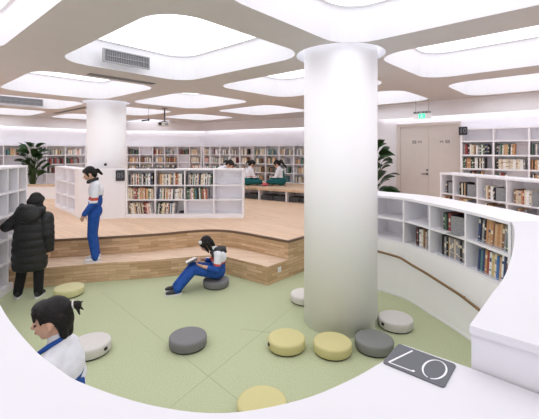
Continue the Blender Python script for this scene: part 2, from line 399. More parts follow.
for a, b in ((ud0-.10, ud0), (ud1, ud1+.07)): box(bm, on_right((a+b)/2, (ZP+ZD+.08)/2, 9.815), (b-a, .07, ZD+.08-ZP), 0, AX)
box(bm, on_right((ud0+ud1)/2, ZD+.04, 9.815), (ud1-ud0, .07, .08), 0, AX); part('frame', bm, M['door'], dr)
uh = uproj(427.2, 9.8)
bm = B(); box(bm, on_right(uh, 1.60, 9.79), (.05, .02, .05), 0, AX); cone(bm, on_right(uh, 1.60, 9.79), .022, on_right(uh, 1.60, 9.74), .022)
cone(bm, on_right(uh, 1.60, 9.75), .014, on_right(uh-.12, 1.60, 9.75), .012); part('door_handle', bm, M['darkgrey'], dr, True)
bm = B(); cone(bm, on_right(uh, 1.70, 9.80), .024, on_right(uh, 1.70, 9.78), .024); part('keyhole', bm, M['darkgrey'], dr)
for cu, sg in ((uproj(416.5, 9.79), 1), (uproj(445, 9.79), -1)):     # small push marks on each leaf
    bm = B(); z0 = 2.44
    def mk(du, dz, w, h): box(bm, on_right(cu+sg*du, z0+dz, 9.797), (w, .006, h), 0, AX)
    for dz in (-.032, .032): mk(-.06, dz, .09, .012)
    for du in (-.10, -.02): mk(du, 0, .012, .07)
    mk(-.06, 0, .05, .012)
    mk(.055, 0, .012, .06); mk(.085, 0, .05, .014); mk(.115, 0, .012, .06)
    part('push_mark', bm, M['darkgrey'], dr)

# ================================================================== SHELVES
BOOKCOLS = dict(red=(.30, .065, .055), black=(.02, .02, .022), navy=(.03, .05, .13), cream=(.66, .60, .48), white=(.72, .71, .69), brown=(.20, .11, .06), green=(.06, .13, .08),
                tan=(.52, .34, .19), grey=(.25, .25, .26), teal=(.09, .20, .21), orange=(.48, .24, .11), yellow=(.58, .46, .20), maroon=(.16, .03, .035), blue=(.06, .16, .40), pink=(.60, .30, .30), beige=(.55, .46, .35))
BM = {k: noisy('book_'+k, v, tuple(min(1, x*1.25+.01) for x in v), 25, .55, spec=.35) for k, v in BOOKCOLS.items()}
BLUE_WIRE = principled('blue_bookend', (.45, .50, .58), .4, .3)
class Shelf: pass
def make_shelf(name, label, cat, bounds, depth, z0, rows, ztop, base=None, k=1, group=None, thick=.024, back_off=None, mat=None, top_back=None):
    """bounds: bay boundaries at the front (left to right as seen), rows: heights of the board tops from the lowest up"""
    mat = mat or M['lacquer']
    path = catmull(bounds, k) if k > 1 else list(bounds)
    mid = bounds[len(bounds)//2]
    root = empty(name, (mid[0], mid[1], z0), label, cat, group)
    bk = offset(path, depth)
    bm = B(); prism(bm, offset(path, -.006), offset(path, top_back or depth+.004), ztop-.034, ztop); part('top_board', bm, mat, root)
    bm = B(); prism(bm, offset(path, depth-.012), bk, z0, ztop-.036); part('back_panel', bm, mat, root)
    for z in rows[1:]:
        bm = B(); prism(bm, offset(path, .004), offset(path, depth-.014), z-thick, z); part('shelf_board', bm, mat, root)
    bm = B(); prism(bm, path if not base else offset(path, base), offset(path, depth-.014), z0, rows[0]-thick); part('plinth', bm, mat, root)
    bm = B(); prism(bm, offset(path, .002), offset(path, depth-.014), rows[0]-thick, rows[0]); part('shelf_board', bm, mat, root)
    S = Shelf(); S.root, S.rows, S.ztop, S.bays, S.depth = root, rows, ztop, [], depth
    for i, p in enumerate(bounds):
        q = path[i*k]; a = path[max(i*k-1, 0)]; b = path[min(i*k+1, len(path)-1)]
        t = Vector((b[0]-a[0], b[1]-a[1], 0)).normalized(); n = Vector((-t.y, t.x, 0)); c = Vector((q[0], q[1], 0))+n*(depth-.014)/2
        zt = ztop-.036; w = thick if 0 < i < len(bounds)-1 else thick+.012
        if i == 0: c += t*w/2
        if i == len(bounds)-1: c -= t*w/2
        bm = B(); box(bm, (c.x, c.y, (rows[0]+zt)/2), (w, depth-.016, zt-rows[0]), 0, (t, n, zx)); part('divider' if 0 < i < len(bounds)-1 else 'side_panel', bm, mat, root)
    for a, b in zip(bounds, bounds[1:]):
        A, D = Vector((a[0], a[1], 0)), Vector((b[0], b[1], 0)); t = (D-A).normalized(); S.bays.append((A, t, Vector((-t.y, t.x, 0)), (D-A).length))
    return S
def book_mesh(bm, w, h, d, mi=0, pg=1, band=None, org=(0, 0, 0), ax=None):
    """upright book: spine faces -y, sits on z=0, centred in x"""
    ax = ax or (Vector((1, 0, 0)), Vector((0, 1, 0)), Vector((0, 0, 1))); o = Vector(org); c = .0035
    def bx(cx, cy, cz, s, m): box(bm, o+ax[0]*cx+ax[1]*cy+ax[2]*cz, s, m, ax)
    bx(0, c/2, h/2, (w, c, h), mi)
    for s in (-1, 1): bx(s*(w/2-c/2), d/2+c/2, h/2, (c, d-c, h), mi)
    bx(0, d/2, h/2, (w-2*c, d-.012, h-.012), pg)
    if band is not None:
        b0 = random.uniform(.55, .82); bx(0, -.0006, h*b0, (w*.8, .0012, h*random.uniform(.05, .22)), band); bx(0, -.0006, h*random.uniform(.12, .35), (w*.7, .0012, h*random.uniform(.03, .07)), band)
NBOOK = [0]; MUTE = ['cream', 'white', 'grey', 'black', 'beige', 'tan', 'green', 'white']
def fill(S, bay, row, cols, where, rowname, start=.03, h=.235, lean=0., setback=.05, w=None, gap=.0015, jit=.02, dmax=.21, dense=0):
    """stand a row of books, one object each, in a shelf cell; the colours name them"""
    A, t, n, L = S.bays[bay]; x = start; z = S.rows[row]
    if dense: cols = [c for q in cols for c in ([q] if random.random() > dense-1 else [q, random.choice(MUTE)])]; w = w/dense
    step = random.uniform(.022, .03)
    for i, cname in enumerate(cols):
        ww = (w or random.choice((.018, .024, .03, .036)))*random.uniform(.9, 1.15); hh = h+random.uniform(-jit, jit)
        d = min(dmax, S.depth-.10)*random.uniform(.85, 1)
        tilt = lean
        adv = (ww/math.cos(tilt)) if tilt else ww
        if x+adv+hh*abs(math.sin(tilt)) > L-.042: break
        bm = B(); sp = random.random()
        book_mesh(bm, ww, hh, d, 0, 1, 2 if sp < .6 else None)
        o = link('book', bm, [BM[cname], M['page'], BM['cream'] if cname not in ('cream', 'white', 'beige', 'tan', 'yellow') else BM[random.choice(('grey', 'brown', 'tan', 'navy', 'beige'))]])
        cx = x+adv/2+(hh*math.sin(-tilt) if tilt < 0 else 0)*0
        p = A+t*cx+n*(setback+random.uniform(0, .012))
        R = Matrix((t, n, zx)).transposed() @ Matrix.Rotation(tilt, 3, 'Y')
        o.matrix_world = Matrix.Translation((p.x, p.y, z+.0005+ww/2*abs(math.sin(tilt)))) @ R.to_4x4()
        tag(o, f"{cname} book, {ORD[i+1]} from the left, {rowname} row, {ORD[bay+1]} bay of {where}", 'book', f"books in the {where}")
        NBOOK[0] += 1; x += adv+gap
    S.last = x
    return x
def rc(n, pal): return [random.choice(pal) for _ in range(n)]
DARK = ['black', 'grey', 'green', 'maroon', 'grey', 'black', 'white', 'black', 'brown', 'cream']
WARM = ['tan', 'cream', 'orange', 'beige', 'brown', 'tan', 'white', 'maroon', 'grey']
MIX = ['cream', 'white', 'green', 'grey', 'tan', 'maroon', 'black', 'grey', 'beige', 'cream', 'brown', 'white', 'teal', 'tan']
PALE = ['white', 'cream', 'beige', 'white', 'teal', 'pink', 'tan', 'grey']

# ---- island: three-row front shelf, curved plain panel and the shelf turned to the left
YI = 8.43; TI = 1.782
ib = [((px-CX)/FP*YI, YI) for px in (125.6, 155, 184.6, 213.6, 243.6)]
RI = [.718, 1.063, 1.405]
isl = make_shelf('low_bookshelf', 'white three row island bookshelf with four bays behind the standing student', 'bookshelf', ib, .36, ZP, RI, TI)
W = 'island bookshelf'
fill(isl, 0, 2, ['black', 'maroon', 'black', 'red', 'black', 'grey', 'black', 'black', 'teal', 'white', 'navy', 'black', 'maroon', 'navy', 'brown', 'tan'], W, 'top', .07, w=0.0375, h=.255, dense=1.4)
fill(isl, 1, 2, ['brown', 'orange', 'cream', 'beige', 'beige', 'white', 'cream', 'tan', 'grey', 'white', 'orange', 'red', 'white', 'white', 'black', 'grey', 'white'], W, 'top', .07, w=0.0353, h=.255, dense=1.4)
fill(isl, 2, 2, ['black', 'grey', 'black', 'white', 'green', 'black', 'white', 'navy', 'black', 'cream', 'cream', 'white', 'black', 'black', 'grey', 'white', 'tan', 'black', 'brown'], W, 'top', .04, lean=.05, w=0.0316, h=.255, dense=1.4)
fill(isl, 0, 1, ['cream', 'beige', 'cream', 'tan', 'grey', 'red', 'red', 'cream', 'orange', 'tan', 'orange', 'red', 'tan', 'yellow', 'white', 'beige'], W, 'middle', .04, w=0.0375, h=.255, dense=1.4)
fill(isl, 1, 1, ['navy', 'teal', 'cream', 'black', 'orange', 'white', 'red', 'white', 'grey', 'white', 'white', 'beige', 'white', 'white', 'green', 'tan', 'teal'], W, 'middle', .06, lean=.05, w=0.0341, h=.255, dense=1.4)
fill(isl, 2, 1, ['green', 'grey', 'pink', 'white', 'tan', 'teal', 'black', 'white', 'green', 'brown', 'red', 'orange', 'red', 'grey'], W, 'middle', .05, lean=-.06, w=0.0357, h=.255, dense=1.4)
fill(isl, 0, 0, ['brown', 'white', 'tan', 'black', 'grey', 'beige', 'beige', 'maroon', 'red', 'cream', 'pink', 'white', 'yellow', 'brown'], W, 'bottom', .085, lean=-.14, w=0.0379, h=.255, dense=1.4)
fill(isl, 1, 0, ['green', 'white', 'black', 'yellow', 'cream', 'black', 'white', 'tan', 'navy', 'white', 'teal', 'white', 'grey'], W, 'bottom', .03, lean=.08, w=0.0323, h=.255, dense=1.4)
bm = B(); A, t, n, L = isl.bays[1]; c = A+t*(L-.10)+n*.14
book_mesh(bm, .03, .15, .2, 0, 1, None, (c.x-.075, c.y, RI[0]+.016), (zx*-1, n, t)); o = link('book', bm, [BM['black'], M['page']])
tag(o, 'black book lying flat beside the upright books, bottom row of the island bookshelf', 'book', 'books in the island bookshelf')
lb = [(-6.02, 10.10), (-5.61, 9.66), (-5.18, 9.20), (-4.69, 8.68)]
make_shelf('low_bookshelf', 'empty white nine cell island bookshelf end, angled left of the standing student', 'bookshelf', lb, .27, ZP, RI, TI)
pc = catmull([(-4.685, 8.672), (-4.42, 8.38), (-4.10, 8.24), (-3.75, 8.28), (-3.374, 8.425)], 5)
pan = empty('end_cabinet', (-4.1, 8.25, ZP), 'plain white curved end cabinet of the island in front of the farther column', 'cabinet')
bm = B(); prism(bm, pc, offset(pc, .24), ZP, TI-.034); part('body', bm, M['lacquer'], pan)
bm = B(); prism(bm, offset(pc, -.006), offset(pc, .25), TI-.033, TI); part('top_board', bm, M['lacquer'], pan)
# ---- number sign on the island
def number_sign(label, o, x, y, w, h, txt, size):
    """o: centre of the face, x: reading direction, y: up on the sign"""
    z = Vector(x).cross(Vector(y)).normalized(); r = empty('number_sign', o, label, 'sign', 'number signs'); bm = B()
    n = 5; rad = .02; pts = []
    for cx, cy, a0 in ((w/2-rad, h/2-rad, 0), (-w/2+rad, h/2-rad, 90), (-w/2+rad, -h/2+rad, 180), (w/2-rad, -h/2+rad, 270)):
        for k in range(n+1):
            a = math.radians(a0+90*k/n); pts.append((cx+rad*math.cos(a), cy+rad*math.sin(a)))
    poly_solid(bm, pts, -.006, 0); mw = frame_matrix((0, 0, 0), x, y, z); bmesh.ops.transform(bm, matrix=mw, verts=bm.verts)
    link('plate', bm, M['signblack'], r)
    if txt: text_mesh(txt, size, 'numerals', M['signpale'], r, frame_matrix(z*.0015, x, y, z), .001)
    return r, z
sd = Vector((.376, .145, 0)).normalized()
number_sign('black number sign 05 on the white curved cabinet of the island', Vector((-3.475, 8.385, 1.63))-Vector((-sd.y, sd.x, 0))*.027, sd, zx, .195, .25, '05', .15)
number_sign('black square number sign 10 between the door and the tall bookshelf', on_right(uproj(463, 9.48), 2.68, 9.478), ux, zx, .19, .20, '10', .16)

# ---- tall bookshelf on the right wall
rb = [UV(uproj(460.2, 9.5), 9.5), UV(uproj(493.3, 9.5), 9.5), UV(uproj(529, 9.5), 9.5)]
du = uproj(529, 9.5)-uproj(493.3, 9.5)
rb += [UV(uproj(529, 9.5)+du*k, 9.5) for k in (1, 2)]
RR = [.76, 1.10, 1.45, 1.795, 2.115, 2.445]
rw = make_shelf('tall_bookshelf', 'tall white bookshelf on the wall to the right of the beige door', 'bookshelf', rb, .33, ZP, RR, 2.735, thick=.034)
W = 'tall bookshelf by the door'
fill(rw, 0, 4, ['grey', 'red', 'maroon', 'black', 'white', 'cream', 'cream', 'tan', 'brown', 'white', 'grey', 'green', 'white', 'green', 'black', 'navy', 'black'], W, 'second', .06)
fill(rw, 1, 4, ['black', 'grey', 'green', 'white', 'beige', 'orange', 'tan', 'tan', 'green', 'black', 'white', 'tan', 'orange'], W, 'second', .05, lean=.03)
fill(rw, 2, 4, ['green', 'black', 'grey', 'cream', 'navy', 'white', 'black', 'tan', 'grey'], W, 'second', .05)
fill(rw, 0, 3, ['green', 'green', 'red', 'tan', 'orange', 'tan', 'black', 'green', 'black', 'white', 'white', 'black', 'cream', 'black', 'white', 'grey', 'black'], W, 'third', .05)
fill(rw, 1, 3, ['black']+['cream', 'beige', 'white', 'cream', 'beige', 'cream', 'white', 'beige', 'cream', 'white']+['grey', 'grey'], W, 'third', .05, w=.042, jit=.003, h=.22)
fill(rw, 2, 3, ['orange', 'black', 'orange', 'tan', 'white', 'red', 'black', 'green', 'brown'], W, 'third', .04, h=.22)
fill(rw, 0, 2, ['black', 'tan', 'maroon', 'black', 'brown', 'green', 'black', 'tan'], W, 'fourth', .2, h=.26)
fill(rw, 1, 2, ['green', 'green', 'white', 'red', 'maroon', 'red', 'black', 'white'], W, 'fourth', .05, h=.24)
fill(rw, 2, 2, ['black', 'white', 'black', 'orange', 'white', 'grey'], W, 'fourth', .04, h=.24)

# ---- low two-row shelf behind the balustrade
lrb = [(3.315, 7.0), (3.41, 6.69), (3.55, 6.16), (3.68, 5.59), (3.83, 5.05), (3.99, 4.5)]
RL = [.715, 1.06, 1.40]
lr = make_shelf('low_bookshelf', 'low white bookshelf with grey bookends, between the curved balustrade and tall bookshelf', 'bookshelf', lrb, .34, ZP, RL, 1.782)
W = 'low shelf past the balustrade'
fill(lr, 0, 2, ['grey', 'black'], W, 'top', .08, h=.23); X0 = lr.last
fill(lr, 1, 2, ['black', 'black', 'cream', 'black', 'tan', 'black'], W, 'top', .10, h=.22); X1 = lr.last
fill(lr, 2, 2, ['grey', 'cream', 'tan', 'brown', 'white', 'white', 'black'], W, 'top', .10, h=.21); X2 = lr.last
fill(lr, 3, 2, ['brown', 'beige', 'beige', 'orange', 'red', 'cream', 'white', 'white', 'cream'], W, 'top', .08, h=.21); X3 = lr.last
fill(lr, 0, 1, ['tan', 'brown', 'red', 'tan', 'black'], W, 'bottom', .06, h=.27)
fill(lr, 1, 1, ['orange', 'tan', 'tan', 'cream', 'yellow', 'white', 'grey', 'grey'], W, 'bottom', .10, h=.26)
fill(lr, 2, 1, ['cream', 'black', 'yellow', 'orange', 'tan', 'brown', 'grey'], W, 'bottom', .12, h=.25)
fill(lr, 3, 1, ['black', 'tan', 'brown', 'grey', 'grey'], W, 'bottom', .12, h=.25)
bem = noisy('bookend_grey', (.27, .275, .28), (.34, .345, .35), 40, .6)
def bookend(S, bay, row, x, lab, yaw=.5, w=.15, h=.20):
    A, t, n, L = S.bays[bay]; p = A+t*x+n*.07; r = empty('bookend', (p.x, p.y, S.rows[row]+.0005), lab, 'bookend', 'grey bookends')
    a = (t*math.cos(yaw)-n*math.sin(yaw)*-1).normalized(); b = Vector((-a.y, a.x, 0))
    bm = B(); box(bm, a*w/2+zx*(h/2+.003), (w, .006, h), 0, (a, b, zx)); link('plate', bm, bem, r)
    bm = B(); box(bm, a*w/2-b*.05+zx*.0015, (w, .10, .003), 0, (a, b, zx)); link('foot', bm, bem, r)
bookend(lr, 0, 2, X0+.008, 'grey bookend in the first top cell of the low shelf past the balustrade', w=.10)
bookend(lr, 1, 2, X1+.008, 'grey bookend in the second top cell of the low shelf past the balustrade')
bookend(lr, 2, 2, X2+.008, 'grey bookend in the third top cell of the low shelf past the balustrade', w=.17)
bookend(lr, 3, 2, X3+.008, 'grey bookend in the fourth top cell of the low shelf past the balustrade', .5, .13)

# ---- curved balustrade shelf over the bowl wall
RC = [.83, 1.165]; ZB = 1.50
cb = make_shelf('curved_bookshelf', 'curved white balustrade bookshelf with two rows above the brass handrail', 'bookshelf', BAY, .55, .80, RC, ZB, k=8, thick=.028)
bm = B(); cp = catmull(BAY, 8); prism(bm, offset(cp, .11), offset(cp, .53), ZP, .80); part('base', bm, M['lacquer'], cb.root)
W = 'curved balustrade bookshelf'
fill(cb, 3, 1, ['black', 'green', 'black', 'red', 'black'], W, 'upper', .14, h=.22, setback=.10); X4 = cb.last
fill(cb, 4, 1, ['navy', 'black', 'grey', 'black', 'orange', 'tan', 'orange', 'brown', 'tan', 'orange', 'tan', 'brown', 'grey', 'green'], W, 'upper', .13, h=.275, w=.031, lean=.09, setback=.06)
fill(cb, 2, 0, ['black', 'maroon', 'black', 'white', 'cream', 'brown', 'beige', 'grey', 'white', 'navy', 'tan'], W, 'lower', .18, h=.255, setback=.07)
fill(cb, 3, 0, ['black', 'black', 'grey', 'black', 'beige', 'grey', 'grey', 'beige', 'grey', 'grey', 'black', 'grey', 'black', 'navy'], W, 'lower', .13, h=.26, w=.031, jit=.006, setback=.08)
fill(cb, 4, 0, ['navy', 'teal', 'navy', 'orange', 'red', 'white', 'yellow', 'cream', 'blue', 'tan', 'white', 'navy', 'brown'], W, 'lower', .13, h=.265, w=.034, lean=.08, setback=.06)
bookend(cb, 3, 1, X4+.012, 'grey bookend beside five upright books in the upper row of the curved shelf', .15, .19, .21)
for bay, row, x0, x1, lab in ((4, 1, .17, .58, 'upper row of the fifth bay'), (4, 0, .17, .58, 'lower row of the fifth bay'), (3, 0, .13, .52, 'lower row of the fourth bay'), (2, 0, .17, .46, 'lower row of the third bay')):
    A, t, n, L = cb.bays[bay]; p = A+t*(x0+x1)/2+n*.035; bm = B()
    for h_ in (.012, .028): cone(bm, -t*(x1-x0)/2+zx*h_, .003, t*(x1-x0)/2+zx*h_, .003, 6)
    for s in (-.5, .5): cone(bm, t*(x1-x0)*s+zx*.003, .003, t*(x1-x0)*s+zx*.03, .003, 6)
    o = link('book_rail', bm, BLUE_WIRE); o.location = (p.x, p.y, RC[row]+.001); tag(o, f'thin metal book rail in the {lab} of the curved shelf', 'rail', 'book rails')
# ---- brass handrail along the bowl wall
hr = [(1.12, 6.55, .66), (1.58, 5.84, .64), (1.86, 5.52, .63), (2.00, 5.38, .615), (2.08, 5.1, .585), (2.16, 4.87, .56), (2.315, 4.26, .50), (2.36, 3.9, .46), (2.385, 3.56, .43)]
pl = offset([(a, b) for a, b, c in hr], -.065); rail = empty('handrail', (2.0, 5.3, .6), 'thin brass handrail along the curved white wall', 'handrail')
bm = B(); pts = [(p[0], p[1], q[2]) for p, q in zip(pl, hr)]; sm = []
for i in range(len(pts)-1):
    for k in range(6): sm.append(Vector(pts[i]).lerp(Vector(pts[i+1]), k/6))
sm.append(Vector(pts[-1])); sm = [sm[0]]+[(sm[i-1]+sm[i]*2+sm[i+1])/4 for i in range(1, len(sm)-1)]+[sm[-1]]
tube(bm, sm, .017, 10); part('rail', bm, M['brass'], rail, True)
for i in (1, 3, 6):
    bm = B(); q = hr[i]; cone(bm, (pl[i][0], pl[i][1], q[2]-.005), .007, (q[0], q[1], q[2]-.03), .009, 8); part('bracket', bm, M['brass'], rail, True)

# ---- near counter and the raised block
ZK = 1.33
ctr = empty('counter', (0, 1.0, 0), 'long curved white counter in the foreground beneath the number 07 sign', 'counter')
outer = [(1.75, .52), (1.2, .62), (-.9, .74), (-1.7, 1.35), (-2.7, 2.25), (-3.5, 3.0), (-3.75, 3.55)]
top = [(.803, 1.446)]+INNER
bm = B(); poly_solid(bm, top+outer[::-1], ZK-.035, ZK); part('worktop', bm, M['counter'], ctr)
IN2 = [(p[0], p[1]) for p in INNER[1:]]; IN2 = [(.60, 1.60)]+IN2
bm = B(); prism(bm, offset(IN2, .012), offset(IN2, .06), 0, ZK-.036); part('front_panel', bm, M['white'], ctr)
blk = empty('raised_counter', (1.7, 1.6, ZP), 'raised white counter block at the end of the curved balustrade', 'counter')
bp = [(.803, 1.446)]+catmull([(.803, 1.446), (1.092, 1.767), (1.337, 2.04), (1.75, 2.585), (2.19, 3.22), (2.385, 3.55)], 4)[1:]+[(2.935, 3.60), (3.12, 3.2), (2.95, 2.2), (1.93, .40)]
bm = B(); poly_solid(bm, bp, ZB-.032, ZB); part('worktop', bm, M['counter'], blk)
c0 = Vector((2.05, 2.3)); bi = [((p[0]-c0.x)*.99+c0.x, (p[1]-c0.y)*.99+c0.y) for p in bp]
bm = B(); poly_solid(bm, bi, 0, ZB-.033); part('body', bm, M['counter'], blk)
# ---- the 07 sign lying on the counter
ex = Vector((.207, -.185, 0))*.87*.985; ey = Vector((-.138, -.166, 0))*.87*.985; so = Vector((.580, 1.617, ZK+.0005))
sg = empty('number_sign', so+ex*.5+ey*.5, 'flat grey number sign 07 lying on the foreground counter, upside down', 'sign', 'number signs')
def st(s, t, z): return ex*(s-.5)+ey*(t-.5)+zx*z
def st_poly(bm, pts, z0, z1, mi=0):
    lo = [bm.verts.new(st(a, b, z0)) for a, b in pts]; hi = [bm.verts.new(st(a, b, z1)) for a, b in pts]; n = len(pts)
    face(bm, lo, mi); face(bm, hi, mi)
    for i in range(n): face(bm, (lo[i], lo[(i+1) % n], hi[(i+1) % n], hi[i]), mi)
rs, rt = .06, .078; pts = []
for cs, ct_, a0 in ((1-rs, 1-rt, 0), (rs, 1-rt, 90), (rs, rt, 180), (1-rs, rt, 270)):
    for k in range(6):
        a = math.radians(a0+90*k/5); pts.append((cs+rs*math.cos(a), ct_+rt*math.sin(a)))
bm = B(); st_poly(bm, pts, 0, .005); link('plate', bm, M['signgrey'], sg)
def stroke(bm, a, b, w0, w1):
    a, b = Vector(a), Vector(b); k = Vector((1, .79)); A_, B_ = Vector((a.x*k.x, a.y*k.y)), Vector((b.x*k.x, b.y*k.y)); d = (B_-A_).normalized(); n = Vector((-d.y, d.x))
    q = [A_+n*w0, B_+n*w1, B_-n*w1, A_-n*w0]; st_poly(bm, [(p.x/k.x, p.y/k.y) for p in q], .0051, .0062)
bm = B(); stroke(bm, (.09, .915), (.285, .10), .017, .014); stroke(bm, (.085, .915), (.50, .895), .011, .011)
st_poly(bm, [(.497+.024*math.cos(a*PI/6), .875+.034*math.sin(a*PI/6)) for a in range(12)], .0052, .0064)
N = 44; lo = []; 
for k in range(N+1):
    a = 2*PI*(k/N)*.965+PI*.5+.12; wd = .010+.014*abs(math.cos(a)); lo.append(((.752+.185*math.cos(a), .50+.40*math.sin(a)), (.752+(.185-wd*1.3)*math.cos(a), .50+(.40-wd*1.65)*math.sin(a))))
for (a, b), (c, d) in zip(lo, lo[1:]): st_poly(bm, [a, c, d, b], .0051, .0062)
link('numerals', bm, M['signwhite'], sg)

# ---- tall left shelf beside the black coat
lsb = [(-3.66-.0625*0, 3.85)]
nb = 7; a0, a1 = Vector((-3.71, 3.95)), Vector((-4.20, 6.25))
lsb = [tuple(a0.lerp(a1, k/nb)) for k in range(nb+1)]
RS = [.115, .48, .84, 1.20, 1.56]
ls = make_shelf('tall_bookshelf', 'white five row bookshelf on the green floor beside the person in black coat', 'bookshelf', lsb, .62, 0, RS, 1.955, thick=.03)
W = 'shelf beside the black coat'
fill(ls, 4, 4, ['black', 'navy'], W, 'top', .22, h=.24, setback=.12, w=.02)
fill(ls, 5, 4, ['grey'], W, 'top', .26, h=.2, setback=.12, w=.02)
fill(ls, 6, 4, ['brown', 'tan'], W, 'top', .20, h=.22, setback=.12, w=.02)
fill(ls, 5, 3, ['black', 'black'], W, 'second', .20, h=.24, setback=.12)
fill(ls, 6, 3, ['black', 'navy'], W, 'second', .22, h=.22, setback=.12)
fill(ls, 3, 3, ['black', 'grey'], W, 'second', .20, h=.24, setback=.12)

# ---- far bookshelves
def ray_hit(px, a, b):
    k = (px-CX)/FP; dx, dy = b[0]-a[0], b[1]-a[1]; t = (k*a[1]-a[0])/(dx-k*dy); return (a[0]+dx*t, a[1]+dy*t)
Fa, Fb = (-3.05, 15.75), (1.13, 13.3)
RB = [.70, 1.02, 1.36, 1.705, 2.05]; TB = 2.42
rbnd = [ray_hit(px, Fa, Fb) for px in (203, 210, 219.6, 229.6, 239.4, 253, 265.3, 279, 293.6, 308, 322)]
bkr = make_shelf('far_bookshelf', 'far white wall bookshelf full of books behind the two seated students in teal', 'bookshelf', rbnd, .34, ZP, RB, TB, thick=.03)
Ga = (-6.75, 15.42)
lbnd = [ray_hit(px, Ga, Fa) for px in (115, 127, 139.5, 152.5, 164.7, 177.9, 189.6, 201.6)]
bkl = make_shelf('far_bookshelf', 'far white wall bookshelf behind the island bookshelf, with several empty cells', 'bookshelf', lbnd, .34, ZP, RB, TB, thick=.03)
def lp(px): return UV(-15.2, None) if False else None
def left_hit(px, u=-15.2):
    k = (px-CX)/FP; y = u/(.745*k-.667); return (k*y, y)
wb = [left_hit(px) for px in (-45, -20, 3.6, 26.5, 46.5, 65.5, 85.6, 104)]
bkw = make_shelf('far_bookshelf', 'far white wall bookshelf behind the tall leafy plant', 'bookshelf', wb, .34, ZP, RB, TB, thick=.03)
W = 'far bookshelf over bench'
stuff = []
def loose(S, bay, row, cols, start=.06, h=.21):
    A, t, n, L = S.bays[bay]; x = start; z = S.rows[row]
    for c in cols:
        w = random.choice((.03, .04, .05)); 
        if x+w > L-.04: break
        stuff.append((A+t*(x+w/2)+n*(.06+random.uniform(0, .02)), t, n, w, h+random.uniform(-.03, .03), c, z)); x += w+.002
rown = ['bottom', 'fourth', 'third', 'second', 'top']
order = [(b, r) for b in (8, 7, 6, 5, 4) for r in (4, 3, 2, 1)]
for b, r in order:
    if NBOOK[0] < 290 and r >= 2 and b >= 5:
        fill(bkr, b, r, rc(random.randint(7, 9), MIX), W, rown[r], .08, h=.22, w=.042)
    elif r >= 1: loose(bkr, b, r, rc(random.randint(6, 10), MIX))
for b in (0, 1, 2, 3):
    for r in (4, 3, 2): loose(bkr, b, r, rc(random.randint(6, 9), MIX if b else PALE))
pl_ = {(1, 4): DARK, (3, 4): WARM, (4, 4): PALE, (5, 4): ['red', 'maroon', 'black', 'red', 'tan', 'green'], (6, 4): ['beige', 'cream', 'tan', 'cream'], (1, 3): WARM, (2, 3): DARK, (3, 3): WARM, (4, 3): ['black', 'maroon', 'tan', 'cream', 'brown'], (6, 3): ['beige', 'cream', 'cream'],
       (1, 2): MIX, (2, 2): ['green', 'tan', 'cream', 'brown'], (3, 2): MIX, (4, 2): DARK, (6, 2): PALE}
for (b, r), pal in pl_.items(): loose(bkl, b, r, rc(random.randint(7, 11), pal), random.uniform(.05, .1))
for (b, r), pal in {(2, 4): MIX, (1, 4): MIX, (1, 3): MIX, (4, 4): MIX, (5, 4): PALE, (6, 4): ['brown', 'tan', 'black', 'red'], (4, 3): ['grey', 'black', 'red'], (5, 3): ['black', 'white', 'red', 'green', 'grey'], (6, 3): ['red', 'tan', 'white', 'cream', 'brown'],
                    (5, 2): ['pink', 'tan', 'cream'], (4, 2): MIX, (5, 1): ['cream', 'blue', 'red'], (6, 2): MIX, (6, 1): MIX, (1, 2): MIX, (2, 1): DARK}.items():
    loose(bkw, b, r, rc(random.randint(8, 12), pal), random.uniform(.06, .2))
bm = B(); keys = list(BOOKCOLS)
for p, t, n, w, h, c, z in stuff: book_mesh(bm, w, h, .2, keys.index(c), len(keys), None, (p.x, p.y, z+.001), (t, n, zx))
tag(link('books', bm, [BM[k] for k in keys]+[M['page']]), 'small far away books standing in the cells of the far wall bookshelves', 'books', kind='stuff')

# ---- seating bench with cubbies in front of the far shelf
bf = [(-1.9, 12.53), (-.36, 11.58), (.48, 11.06), (1.6, 10.36)]
bf = [ray_hit(px, (-.86, 11.9), (1.03, 10.7)) for px in (225, 258.7, 286, 312)]
bn = empty('bench', (-.2, 11.6, ZP), 'long wood topped white bench with open cubbies under the two seated students', 'bench')
bd = offset(bf, 1.95)
bm = B(); prism(bm, offset(bf, -.015), [(p[0], p[1]) for p in bd], 1.00-.05, 1.02); part('seat', bm, M['benchwood'], bn)
bm = B(); prism(bm, offset(bf, .60), offset(bf, .62), ZP, .949); part('back_panel', bm, M['lacquer'], bn)
for p, q in zip(bf, offset(bf, .60)):
    d = Vector((q[0]-p[0], q[1]-p[1], 0)); L = d.length; d.normalize(); t = Vector((d.y, -d.x, 0)); c = (Vector((*p, 0))+Vector((*q, 0)))/2
    bm = B(); box(bm, (c.x, c.y, (ZP+.949)/2), (.035, L-.006, .949-ZP-.002), 0, (t, d, zx)); part('divider', bm, M['lacquer'], bn)
k = 0
for i in range(3):
    a, b = Vector((*bf[i], 0)), Vector((*bf[i+1], 0)); t = (b-a).normalized(); n = Vector((-t.y, t.x, 0)); L = (b-a).length
    for j in range(2):
        for m in range(2 if not (i == 0 and j == 0) else 1):
            c = a+t*(L*(.27+.46*j))+n*.29; bm = B(); w = L*.42; hh = .075
            prof = [(w/2-.03, 0), (w/2, .02), (w/2, hh-.02), (w/2-.03, hh)]
            for (r0, z0), (r1, z1) in zip(prof, prof[1:]):
                pass
            box(bm, c+zx*(ZP+.001+m*.077+hh/2), (w, .46, hh), 0, (t, n, zx)); bmesh.ops.bevel(bm, geom=bm.edges[:], offset=.02, segments=3, affect='EDGES', profile=.5)
            o = link('floor_cushion', bm, M['cushion'], smooth=True)
            tag(o, f"charcoal floor cushion, {'lower' if m == 0 else 'upper'} one at the {'left' if j == 0 else 'right'} of the {ORD[i+1]} bench cubby", 'cushion', 'cushions in the bench cubbies')
